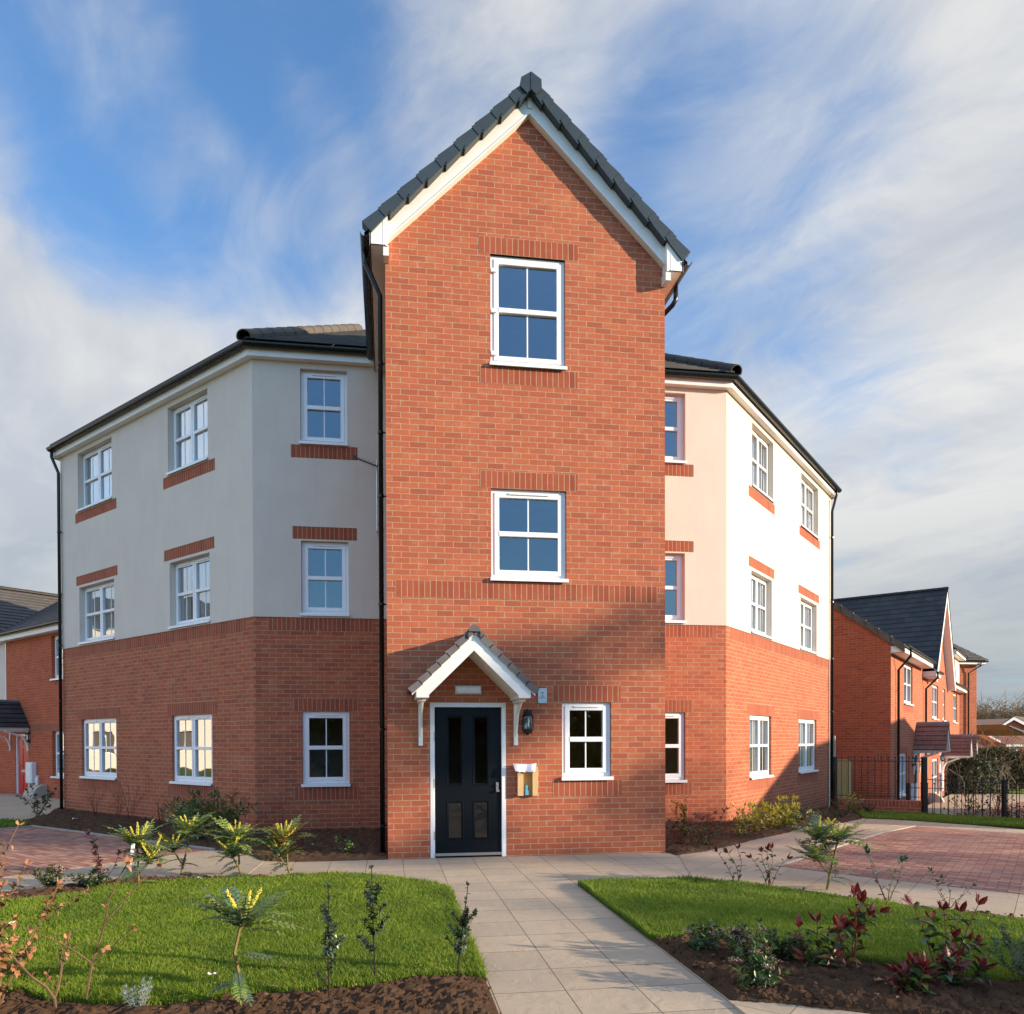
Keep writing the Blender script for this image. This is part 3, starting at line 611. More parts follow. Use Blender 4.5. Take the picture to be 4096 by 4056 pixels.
STRIP_R = [(1.15, -2.03), (1.44, -2.2), (1.7, -2.28), (2.04, -2.45), (2.38, -2.93), (2.64, -3.3), (2.87, -3.56), (3.55, -4.22), (4.9, -5.6), (4.6, -5.9), (3.3, -4.5), (2.85, -4.0), (2.45, -3.5), (2.15, -3.1), (1.9, -2.72), (1.68, -2.42), (1.35, -2.2)]
bed('earth_bed', BED_L, .045, .05, clods=500); bed('earth_bed', BED_R, .045, .05, clods=900); bed('earth_bed', BED_S, .03, .05, clods=260)
bed('earth_bed', NEAR_L, .022, .045, clods=900); bed('earth_bed', NEAR_R, .022, .045, clods=1100); bed('earth_bed', STRIP_R, .03, .03, clods=120)
ground('flagstone_path', [(.10, -5.76), (.36, -5.85), (.67, -6.02), (3.5, -7.7), (3, -12), (.10, -12)], .014, 'flags_turned', thick=.03)

LAWN_FR = [(8.12, 4.70), (8.6, 5.5), (9.25, 6.8), (10.48, 5.9), (11.1, 5.1), (14, 2.2), (13, .6), (10.0, 2.6), (9.3, 3.3), (8.92, 4.1), (8.6, 4.5)]
LAWN_FL = [(-8.5, 4.95), (-8.75, 5.5), (-9.1, 5.9), (-9.6, 6.1), (-13, 2.7), (-12.4, 1.3)]
for pl in (LAWN_L, LAWN_R, LAWN_FR, LAWN_FL): ground('turf', pl, .026, 'turf_base', thick=.03)
def grass(poly, n, h=.045, wd=.0024, name='grass', label='short green lawn grass'):
    P = np.array(poly); x0, y0 = P.min(0); x1, y1 = P.max(0); fn = inside(poly); pts = []
    tot = 0; xs = []; ys = []
    while tot < n:
        X = rng.uniform(x0, x1, n); Y = rng.uniform(y0, y1, n); k = fn(X, Y); xs.append(X[k]); ys.append(Y[k]); tot += k.sum()
    X = np.concatenate(xs)[:n]; Y = np.concatenate(ys)[:n]
    dist = np.hypot(X - CAMP.x, Y - CAMP.y)
    keep = rng.random(n) < np.clip((6.0 / dist) ** 1.6, .25, 1); X = X[keep]; Y = Y[keep]; dist = dist[keep]; n = len(X)
    ed = edge_dist(poly, X, Y)
    Z = np.array([zg(x, y) for x, y in zip(X, Y)]) + .024
    pat = np.array([vnoise(x, y, 3.0, 2) for x, y in zip(X, Y)])
    H = h * rng.uniform(.55, 1.3, n) * (1 + .45 * pat) * np.where(ed < .03, 1.2, 1); a = rng.uniform(0, 6.283, n); lean = rng.uniform(.1, .75, n) * H; la = rng.uniform(0, 6.283, n)
    W = wd * rng.uniform(.7, 1.4, n) * np.clip(dist / 5, 1, 3)
    dx, dy = np.cos(a) * W, np.sin(a) * W; lx, ly = np.cos(la) * lean, np.sin(la) * lean
    V = np.empty((n, 5, 3), np.float32)
    V[:, 0] = np.stack([X - dx, Y - dy, Z], 1); V[:, 1] = np.stack([X + dx, Y + dy, Z], 1)
    V[:, 2] = np.stack([X + lx * .35 + dx * .8, Y + ly * .35 + dy * .8, Z + H * .6], 1); V[:, 3] = np.stack([X + lx * .35 - dx * .8, Y + ly * .35 - dy * .8, Z + H * .6], 1)
    V[:, 4] = np.stack([X + lx, Y + ly, Z + H], 1)
    me = bpy.data.meshes.new(name); me.vertices.add(n * 5); me.vertices.foreach_set('co', V.reshape(-1))
    base = (np.arange(n) * 5)[:, None]; L = np.concatenate([base + np.array([0, 1, 2, 3]), base + np.array([3, 2, 4])], 1).astype(np.int32).reshape(-1)
    me.loops.add(n * 7); me.loops.foreach_set('vertex_index', L); me.polygons.add(n * 2)
    st = np.stack([np.arange(n) * 7, np.arange(n) * 7 + 4], 1).reshape(-1).astype(np.int32)
    me.polygons.foreach_set('loop_start', st)
    me.update(calc_edges=True); me.materials.append(MATS['grass'])
    return obj(name, me, kind='stuff', label=label)
grass(LAWN_L, 420000, label='short green grass of the lawn left of the front path')
grass(LAWN_R, 300000, label='short green grass of the lawn right of the front path')
grass(LAWN_FR, 90000, .05, label='grass strip before the low brick wall and railings')
grass(LAWN_FL, 30000, .05, label='grass patch beside the far left paving')

# ------------------------------------------------------------------ the apartment building
B = thing('apartment_building', 'three storey corner block with tall red brick gabled entrance tower and cream rendered wings', 'apartment building', (0, 3, 0))
aL, aR = R_(45.376), R_(44.583)
OL = (-4.1318, 3.169); OR = (4.2913, 3.169); ZL = 3.67; ZT = 7.99; DC = 3.169
FT = frame((0, 0), (1, 0)); FC = frame((0, DC), (1, 0)); FL = frame(OL, (math.cos(aL), -math.sin(aL))); FR = frame(OR, (math.cos(aR), math.sin(aR)))
TW = 1.9075
def sold(x0, x1, z0): return (x0, x1, z0, z0 + .2286, 'brick_soldier')
# tower
TH = [(-.52, .51, 3.70, 4.94), (-.52, .50, 6.56, 8.05), (.443, 1.135, 1.022, 2.083), (-1.349, -.328, -.05, 2.07)]
TPt = [(-TW + .1143, TW - .1143, 3.455, 3.6836, 'brick_soldier'), sold(-.665, .665, 4.94), sold(-.665, .665, 8.05), sold(-.665, .665, 6.33), sold(.315, 1.265, 2.083), sold(.315, 1.28, .793), sold(-.665, .665, 3.47)]
TPt = TPt[:-1]
def tw_h(x): return 9.99 - .968 * abs(x)
obj('tower_wall', wall_mb(-TW, TW, -.15, 8.05, TH, TPt, low='brick', depth=.13, gable=[(-TW, tw_h(TW)), (-1.0, tw_h(1)), (0, tw_h(0)), (1.0, tw_h(1)), (TW, tw_h(TW))]), B, FT)
obj('tower_wall', wall_mb(0, DC + 2, -.15, 8.0, low='brick_side', band=False), B, frame((TW, 0), (0, 1)))
obj('tower_wall', wall_mb(-DC - 2, 0, -.15, 8.0, low='brick_side', band=False), B, frame((-TW, 0), (0, -1)))
lb_ = MB().mat('brick_soldier'); P_ = [(-.675, -.003, 8.05), (.675, -.003, 8.05), (.675, -.003, 8.2786), (-.675, -.003, 8.2786)]; lb_.face(P_, [(p[0] + .675, p[2] - 8.05) for p in P_]); obj('lintel', lb_, B, FT)
# chamfer faces either side of the tower
CH = [(-3.35, -2.56, .785, 2.07), (-3.35, -2.56, 3.70, 4.975), (-3.35, -2.57, 6.61, 7.885)]
CP = [sold(-3.49, -2.40, 2.07), sold(-3.49, -2.40, .556), (-3.49, -2.41, 5.0, 5.215, 'brick_soldier'), (-3.51, -2.395, 6.375, 6.597, 'brick_soldier')]
obj('wall', wall_mb(OL[0], -TW, -.15, ZT, CH, CP, split=ZL), B, FC)
mir = lambda L, c=.145: [(-r[1] + c, -r[0] + c, *r[2:]) for r in L]
CHr = [(2.71, 3.50, .785, 2.07), (2.71, 3.49, 3.70, 4.975), (2.72, 3.50, 6.61, 7.885)]
CPr = [sold(2.56, 3.64, 2.07), sold(2.56, 3.64, .556), (2.56, 3.655, 5.0, 5.2, 'brick_soldier'), (2.56, 3.655, 6.375, 6.597, 'brick_soldier')]
obj('wall', wall_mb(TW, OR[0], -.3, ZT, CHr, CPr, split=ZL), B, FC)
LH_ = [(-2.63, -1.27, .77, 2.06), (-6.34, -4.78, .77, 2.06), (-2.63, -1.29, 3.70, 4.95), (-6.36, -4.79, 3.70, 4.95), (-2.66, -1.32, 6.61, 7.885), (-6.38, -4.85, 6.61, 7.885)]
LP_ = [sold(-2.78, -1.10, 2.06), sold(-6.52, -4.62, 2.06), sold(-2.78, -1.10, .54), sold(-6.52, -4.62, .54), (-2.83, -1.134, 5.0, 5.21, 'brick_soldier'), (-6.5, -4.64, 5.0, 5.205, 'brick_soldier'), (-2.84, -1.10, 6.375, 6.59, 'brick_soldier'), (-6.52, -4.66, 6.375, 6.59, 'brick_soldier')]
obj('wall', wall_mb(-7.233, 0, -.3, ZT, LH_, LP_, split=ZL), B, FL)
RH_ = [(1.31, 2.68, .77, 2.06), (4.74, 6.32, .76, 2.055), (1.35, 2.66, 3.69, 4.94), (4.82, 6.27, 3.69, 4.93), (1.40, 2.76, 6.61, 7.885), (4.88, 6.4, 6.60, 7.87)]
RP_ = [sold(1.16, 2.84, 2.06), sold(4.6, 6.5, 2.055), sold(1.16, 2.84, .54), sold(4.6, 6.5, .53), (1.2, 2.83, 5.0, 5.2, 'brick_soldier'), (4.65, 6.48, 5.0, 5.2, 'brick_soldier'), (1.19, 2.85, 6.375, 6.59, 'brick_soldier'), (4.73, 6.56, 6.375, 6.59, 'brick_soldier')]
obj('wall', wall_mb(0, 7.65, -.6, ZT, RH_, RP_, split=ZL), B, FR)
DP = 8.0
for (F, s, nm) in ((FL, -7.233, 0), (FR, 7.65, 0)):
    e = F @ Vector((s, 0, 0)); i_ = F @ Vector((s, DP, 0))
    if s < 0: Fe = frame((i_.x, i_.y), (e.x - i_.x, e.y - i_.y))
    else: Fe = frame((e.x, e.y), (i_.x - e.x, i_.y - e.y))
    gb = [(0, 8.15), (4, 10.35), (8, 8.15)]
    obj('end_wall', wall_mb(0, DP, -.6, ZT, split=ZL, gable=gb), B, Fe)
a_ = FL @ Vector((-7.233, DP, 0)); b_ = FR @ Vector((7.65, DP, 0))
obj('back_wall', wall_mb(0, (b_ - a_).length, -.6, ZT, split=ZL), B, frame((b_.x, b_.y), (a_.x - b_.x, a_.y - b_.y)))

for c_ in (OL, OR):
    kb = MB().mat('render'); kb.tube([(c_[0], c_[1], ZL - .002), (c_[0], c_[1], ZT)], .0168, 10); obj('corner_bead', kb, B)
window(B, FT, *TH[0], 1, .045, glass='glass_dark', label='middle tower window above the entrance')
window(B, FT, *TH[1], 1, .035, glass='glass_dark', hinges=True, vent=False, label='top tower window under the gable')
window(B, FT, *TH[2], 1, .045, glass='glass_dark', room='plaster_olive', label='small ground floor tower window beside the door')
for h, rm in zip(CH, ('plaster_olive', 'plaster_white', 'plaster_white')): window(B, FC, *h, 1, glass='glass_dark', recess=.045 if h[2] < 3 else .07, room=rm)
for h, rm in zip(CHr, ('plaster_olive', 'plaster_white', 'plaster_white')): window(B, FC, *h, 1, glass='glass_dark', recess=.045 if h[2] < 3 else .09, room=rm)
for i, h in enumerate(LH_): window(B, FL, *h, 2, .05 if i < 2 else .10, room='plaster_white', glass='glass_bright' if i < 2 else 'glass', curtain=((.02, .30), (.52, .78)) if i > 1 else ((.0, .2),))
for i, h in enumerate(RH_): window(B, FR, *h, 2, .05 if i < 2 else .10, room='plaster_white', curtain=((.03, .22), (.34, .44), (.53, .70), (.84, .95)))

# eaves line of the wings and chamfer
OV = .13
def off_line(o, d, out): return (o[0] + out[0] * OV, o[1] + out[1] * OV)
nLo = Vector((-math.sin(aL), -math.cos(aL), 0)); nRo = Vector((math.sin(aR), -math.cos(aR), 0)); dLv = Vector((-math.cos(aL), math.sin(aL), 0)); dRv = Vector((math.cos(aR), math.sin(aR), 0))
def eave(ov, zz, xl=-TW + .02, xr=TW - .02, el=7.233, er=7.65, ext=.06):
    tl = math.tan(aL / 2); trr = math.tan(aR / 2)
    cl = Vector((OL[0] - ov * tl, DC - ov, zz)); cr = Vector((OR[0] + ov * trr, DC - ov, zz))
    return [cl + dLv * (el + ext + ov * tl), cl, Vector((xl, DC - ov, zz))], [Vector((xr, DC - ov, zz)), cr, cr + dRv * (er + ext + ov * trr)]
lp, rp = eave(OV / 2, ZT)
fb = MB().mat('fascia')
for P in (lp, rp): fb.sweep([(-OV / 2 - .004, 0), (OV / 2 + .01, 0), (OV / 2 + .01, .19), (-OV / 2 - .004, .19)], P, close=True)
fo = obj('fascia', fb, B)
lg, rg = eave(OV + .075, ZT + .175, xl=-TW - .1, xr=TW + .1, ext=.10)
lg = list(reversed(lg)); rg = list(reversed(rg))
gutter(B, lg, flip=-1, r=.072); gutter(B, rg, flip=-1, r=.072)
# roofs
PITCH = R_(31); EV = OV + .05
def lineframe(P0, d): return frame((P0.x, P0.y), (d.x, d.y))
el_, er_ = eave(EV, 0)
clv, crv = el_[1], er_[1]; V = 4.35; Z0 = ZT + .26
tq = math.tan(R_(22.5))
FLr = frame((clv.x, clv.y), (-dLv.x, -dLv.y)); FRr = frame((crv.x, crv.y), (dRv.x, dRv.y)); FCr = frame((clv.x, clv.y), (1, 0)); Wc = crv.x - clv.x
obj('roof', roof_mb([(-7.45, 0), (0, 0), (-V * tq, V), (-7.45, V)], FLr, Z0, PITCH, 'tile_dark'), B)
obj('roof', roof_mb([(0, 0), (7.85, 0), (7.85, V), (V * tq, V)], FRr, Z0, PITCH, 'tile_dark'), B)
ro = obj('roof', roof_mb([(0, 0), (Wc, 0), (Wc - V * tq, V), (V * tq, V)], FCr, Z0, PITCH, 'tile_brown'), B)
zr = Z0 + V * math.tan(PITCH); mb = MB().mat('tile_dark')
A = [FLr @ Vector((-7.45, V, zr)), FLr @ Vector((-V * tq, V, zr)), FCr @ Vector((V * tq, V, zr)), FCr @ Vector((Wc - V * tq, V, zr)), FRr @ Vector((V * tq, V, zr)), FRr @ Vector((7.85, V, zr))]
bk = [FLr @ Vector((-7.45, 8.2, Z0)), FRr @ Vector((7.85, 8.2, Z0))]
mb.face([A[0], A[1], A[3], A[5], bk[1], bk[0]]) if False else None
mb.face([A[0], A[1], bk[0]]); mb.face([A[1], A[3], bk[1], bk[0]]); mb.face([A[3], A[5], bk[1]])
obj('roof_back_slope', mb, B)
def ridge_tiles(parent, p0, p1, mat='ridge', r=.14, L=.42, name='ridge_tile', start=0):
    p0 = Vector(p0); p1 = Vector(p1); D = (p1 - p0); n = max(1, int(D.length / L)); d = D.normalized(); mb = MB().mat(mat)
    for i in range(n):
        a = p0 + d * (i * L); b = p0 + d * ((i + 1) * L + .03); k = 9
        pr = lambda rr: [(math.cos(t) * rr, math.sin(t) * rr * .85) for t in [math.pi * (-.08 + 1.16 * j / (k - 1)) for j in range(k)]]
        s = MB(); up = Vector((0, 0, 1)); rgt = d.cross(up).normalized(); u = rgt.cross(d).normalized()
        o0, o1 = pr(r), pr(r * .93); b0 = len(mb.v)
        for (base, pf, rr) in ((a, o0, 0), (b, o1, 0)):
            for x, y in pf: mb.v.append(tuple(base + rgt * x + u * y))
        inner0 = len(mb.v)
        for x, y in pr(r * .86): mb.v.append(tuple(a + rgt * x + u * y))
        for x, y in pr(r * .80): mb.v.append(tuple(b + rgt * x + u * y))
        for j in range(k - 1):
            for q in ((b0 + j, b0 + j + 1, b0 + k + j + 1, b0 + k + j), (inner0 + j, b0 + j, b0 + j + 1, inner0 + j + 1)): mb.f.append(q); mb.uv.append([(0, 0)] * 4); mb.mi.append(mb.m)
            q = (b0 + k + j, b0 + k + j + 1, inner0 + k + j + 1, inner0 + k + j); mb.f.append(q); mb.uv.append([(0, 0)] * 4); mb.mi.append(mb.m)
    return obj(name, mb, parent, smooth=False)
hz = lambda F, x, v: F @ Vector((x, v, Z0 + v * math.tan(PITCH) + .02))
ridge_tiles(ro, hz(FCr, -.02, -.05), hz(FCr, V * tq, V)); ridge_tiles(ro, hz(FCr, Wc + .02, -.05), hz(FCr, Wc - V * tq, V), 'ridge_dark')

# tower roof
SL = .9655; AP = math.atan(SL); PB = .16
tz = lambda x, top=10.10: top - SL * abs(x)
for sx in (-1, 1):
    F = frame((sx * 2.17, 0), (0, 1 if sx > 0 else -1))
    poly = [(-PB, 0), (7.2, 0), (7.2, 2.17), (-PB, 2.17)] if sx > 0 else [(-7.2, 0), (PB, 0), (PB, 2.17), (-7.2, 2.17)]
    r_ = obj('tower_roof', roof_mb(poly, F, 10.14 - SL * 2.17, AP, 'tile_brown' if False else 'tile_dark'), B)
ridge_tiles(r_, (0, -.17, 10.13), (0, 7.0, 10.13), 'tile_edge', .13)
# verge caps, one stepped piece per course
vb = MB().mat('tile_edge'); nV = 9; Ls = 2.175 / math.cos(AP)
for sx in (-1, 1):
    for i in range(nV):
        s0 = Ls * (1 - i / nV); s1 = Ls * (1 - (i + 1) / nV) - .035
        Mx = Matrix.Translation((0, 0, 10.265)) @ Matrix.Rotation(sx * AP, 4, 'Y')
        if i == nV - 1: s1 = .06
        x0, x1 = (s1, s0) if sx > 0 else (-s0, -s1)
        dn = -.118; lo = .0
        # lower end stands lower than the upper end
        def P(x, y, z): return Mx @ Vector((x, y, z))
        a, b = (x1, x0) if sx > 0 else (x0, x1)   # a: lower end, b: upper end
        y0, y1 = -PB - .045, -PB + .10
        pts = [(a, y0, .030), (b, y0, .0), (b, y0, dn + .012), (a, y0, dn - .018)]
        q = [(x, y1, z) for x, _, z in pts]
        vb.face([P(*p) for p in pts]); vb.face([P(*p) for p in (pts[0], pts[1], q[1], q[0])]); vb.face([P(*p) for p in (pts[2], pts[3], q[3], q[2])]); vb.face([P(*p) for p in (pts[0], pts[3], q[3], q[0])]); vb.face([P(*p) for p in (pts[1], pts[2], q[2], q[1])])
        # shallow second step of each cap
        c = a + (b - a) * .72
        pp = [(c, y0 - .008, .020), (b, y0 - .008, .012), (b, y0 - .008, dn + .02), (c, y0 - .008, dn + .0)]
        vb.face([P(*p) for p in pp]); vb.face([P(x, y, z) for x, y, z in (pp[0], pp[3], (pp[3][0], y0, pp[3][2]), (pp[0][0], y0, pp[0][2]))])
obj('verge_cap', vb, B)
cb = MB().mat('tile_edge')
hexp = [(-.14, 10.11), (-.135, 10.235), (-.01, 10.315), (.01, 10.315), (.135, 10.235), (.14, 10.11), (.06, 10.04), (0, 10.09), (-.06, 10.04)]
cb.face([(x, -PB - .07, z) for x, z in hexp])
for i in range(len(hexp)): p, q = hexp[i], hexp[(i + 1) % len(hexp)]; cb.face([(p[0], -PB - .07, p[1]), (p[0], .15, p[1]), (q[0], .15, q[1]), (q[0], -PB - .07, q[1])])
cb.box(-.006, .006, -PB - .078, -PB - .06, 10.085, 10.312)
obj('ridge_end_cap', cb, B)
# barge boards and boxed eaves
bb = MB().mat('fascia')
for sx in (-1, 1):
    q = [(0, tz(0)), (sx * 1.985, tz(1.985)), (sx * 1.985, 7.94), (sx * 1.88, 7.94), (sx * 1.88, 8.055), (0, 9.895)]
    q = [(0, tz(0) + .03), (sx * 1.88, tz(1.88) + .03), (sx * 1.88, 8.045), (0, 9.88)]
    y0, y1 = -.09, -.07
    bb.face([(x, y0, z) for x, z in q]); bb.face([(q[2][0], y0, q[2][1]), (q[3][0], y0, q[3][1]), (q[3][0], -.0, q[3][1]), (q[2][0], 0, q[2][1])])
    # lower drip moulding
    n_ = Vector((sx * math.sin(AP), 0, math.cos(AP))) * .03
    bb.face([(q[2][0], y0 - .012, q[2][1]), (q[3][0], y0 - .012, q[3][1]), (q[3][0], y0 - .012, q[3][1] + .028), (q[2][0], y0 - .012, q[2][1] + .028)])
    bb.face([(q[2][0], y0 - .012, q[2][1] + .028), (q[3][0], y0 - .012, q[3][1] + .028), (q[3][0], y0, q[3][1] + .034), (q[2][0], y0, q[2][1] + .034)])
    bb.face([(q[2][0], y0 - .012, q[2][1]), (q[3][0], y0 - .012, q[3][1]), (q[3][0], y0, q[3][1] - .0), (q[2][0], y0, q[2][1])])
    bb.box(-.03 if sx < 0 else .0, .0 if sx < 0 else .03, y0 - .02, y0 + .01, 9.95, 10.13)
    # box end
    e = [(sx * 1.872, 7.915), (sx * 2.10, 7.915), (sx * 2.10, tz(2.10) + .02), (sx * 1.872, tz(1.872) + .02)]
    y2 = -PB - .016
    bb.face([(x, y2, z) for x, z in e]); bb.face([(sx * 1.872, y2, 7.915), (sx * 1.872, y2, 8.30), (sx * 1.872, 0, 8.30), (sx * 1.872, 0, 7.915)])
    bb.box(*sorted((sx * 1.90, sx * 2.10)), y2, 5.0, 7.915, 7.93); bb.box(*sorted((sx * 2.085, sx * 2.103)), y2, 5.0, 7.915, 8.09); bb.box(*sorted((sx * 1.86, sx * 1.93)), y2 + .01, .01, 7.80, 7.93)
    bb.box(sx * 1.93 - .004, sx * 1.93 + .002, y2 - .003, y2, 7.92, 8.28)
obj('barge_board', bb, B)
gutter(B, [(-2.165, -.20, 8.06), (-2.165, 2.95, 8.06)], brackets=.8, flip=-1, r=.06); gutter(B, [(2.165, 2.95, 8.06), (2.165, -.20, 8.06)], brackets=.8, flip=-1, r=.06)

downpipe(B, [(-2.165, .12, 8.0), (-2.165, .12, 7.86), (-1.978, .26, 7.52), (-1.978, .26, .05)], (1, 0, 0), [6.62, 5.7, 4.85, 3.4, 1.72, .42])
downpipe(B, [(2.165, .25, 8.0), (2.165, .25, 7.80), (2.12, .25, 7.72), (1.965, .5, 7.60), (1.965, 1.2, 7.55)], (0, 1, 0), [])
pe = lg[-1]; e0 = FL @ Vector((-7.233 + .09, -.06, 0)); gl = lp[0]
g0 = eave(OV + .062, ZT + .2, ext=.02)[0][0]
e0 = FL @ Vector((-7.233 + .03, -.07, 0))
downpipe(B, [g0, g0 - Vector((0, 0, .22)), (e0.x, e0.y, ZT - .36), (e0.x, e0.y, -.1)], tuple(dLv * -1), [6.3, 4.9, 3.75, 2.5, 1.35])
g1 = eave(OV + .062, ZT + .2, ext=-.12)[1][2]; e1 = FR @ Vector((7.65 - .06, -.07, 0))
downpipe(B, [g1, g1 - Vector((0, 0, .2)), (e1.x, e1.y, ZT - .4), (e1.x, e1.y, -.35)], tuple(dRv * -1), [6.9, 5.2, 3.7, 2.3, .9])
e2 = FR @ Vector((7.65 - .16, -.03, 0)); sb = MB().mat('upvc'); sb.tube([(e2.x, e2.y, 7.85), (e2.x, e2.y, -.3)], .012, 6); obj('waste_pipe', sb, B)
# box ends of wing eaves
xb = MB().mat('fascia')
for F, a, b in ((FL, -7.36, -7.22), (FR, 7.64, 7.80)): xb.box(a, b, -OV, .6, ZT - .02, ZT + .24, F)
obj('eaves_box', xb, B)

# entrance door
df = MB().mat('upvc'); x0, x1, zt = -1.349, -.328, 2.07
df.box(x0, x0 + .062, .0, .09, .0, zt, ch=.006).box(x1 - .062, x1, .0, .09, .0, zt, ch=.006).box(x0 + .055, x1 - .055, .001, .09, zt - .06, zt - .001, ch=.006).box(x0 + .03, x1 - .03, -.02, .0, zt - .062, zt - .035, ch=.004)
dfo = obj('door_frame', df, B, FT)
th = MB().mat('steel'); th.box(x0 + .062, x1 - .062, -.01, .1, .025, .062, ch=.004); obj('threshold', th, dfo, FT)
lx0, lx1, lz0, lz1 = -1.286, -.392, .066, 2.005; PN = [(-1.127, -.905, .96, 1.897), (-.777, -.555, .96, 1.897), (-1.122, -.905, .232, .756), (-.777, -.558, .232, .756)]
dl = MB().mat('door_black'); xs = sorted({lx0, lx1} | {p[0] for p in PN[:2]} | {p[1] for p in PN[:2]}); zs = [lz0, .232, .756, .96, 1.897, lz1]
for i in range(5):
    for j in range(5):
        if i in (1, 3) and j in (1, 3): continue
        dl.box(xs[i], xs[i + 1], .03, .075, zs[j], zs[j + 1])
xs_ = [(xs[1], xs[2]), (xs[3], xs[4])]
pg = MB().mat('glass_clear'); PL = []
for (a, b) in xs_:
    for (c, d) in ((.232, .756), (.96, 1.897)):
        for (y0, w_, o_) in ((.022, .014, 0.0), (.034, .016, .012)):
            dl.box(a + o_, a + o_ + w_, y0, .06, c + o_, d - o_, ch=.004).box(b - o_ - w_, b - o_, y0, .06, c + o_, d - o_, ch=.004).box(a + o_, b - o_, y0 + .001, .06, c + o_, c + o_ + w_, ch=.004).box(a + o_, b - o_, y0 + .001, .06, d - o_ - w_, d - o_, ch=.004)
        pg.face([(a + .01, .05, c + .01), (b - .01, .05, c + .01), (b - .01, .05, d - .01), (a + .01, .05, d - .01)])
do = obj('door', dl, B, FT); obj('door_glass', pg, do, FT)
hb = MB().mat('steel'); hb.box(-.465, -.432, .012, .031, .875, 1.0, ch=.003).box(-.467, -.425, -.018, .012, .872, .90, ch=.004).tube([(-.449, .01, .965), (-.449, -.004, .965)], .011, 8); obj('handle', hb, do, FT)
hb = MB().mat('steel')
for z in (1.62, 1.0, .30):
    for k in range(4): hb.tube([(-1.296, .004, z + .03 * k - .06), (-1.296, .004, z + .03 * k - .034)], .009, 8)
obj('hinge', hb, do, FT)
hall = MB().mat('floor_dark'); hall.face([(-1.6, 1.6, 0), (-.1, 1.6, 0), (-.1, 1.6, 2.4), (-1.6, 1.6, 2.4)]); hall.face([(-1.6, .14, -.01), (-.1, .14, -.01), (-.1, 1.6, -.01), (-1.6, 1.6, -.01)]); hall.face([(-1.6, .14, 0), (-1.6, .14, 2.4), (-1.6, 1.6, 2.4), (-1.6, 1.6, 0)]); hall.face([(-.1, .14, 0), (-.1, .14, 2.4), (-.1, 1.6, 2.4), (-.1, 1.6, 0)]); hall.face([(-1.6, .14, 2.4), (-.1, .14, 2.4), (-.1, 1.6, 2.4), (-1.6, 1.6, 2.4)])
obj('entrance_hall', hall, B, FT)

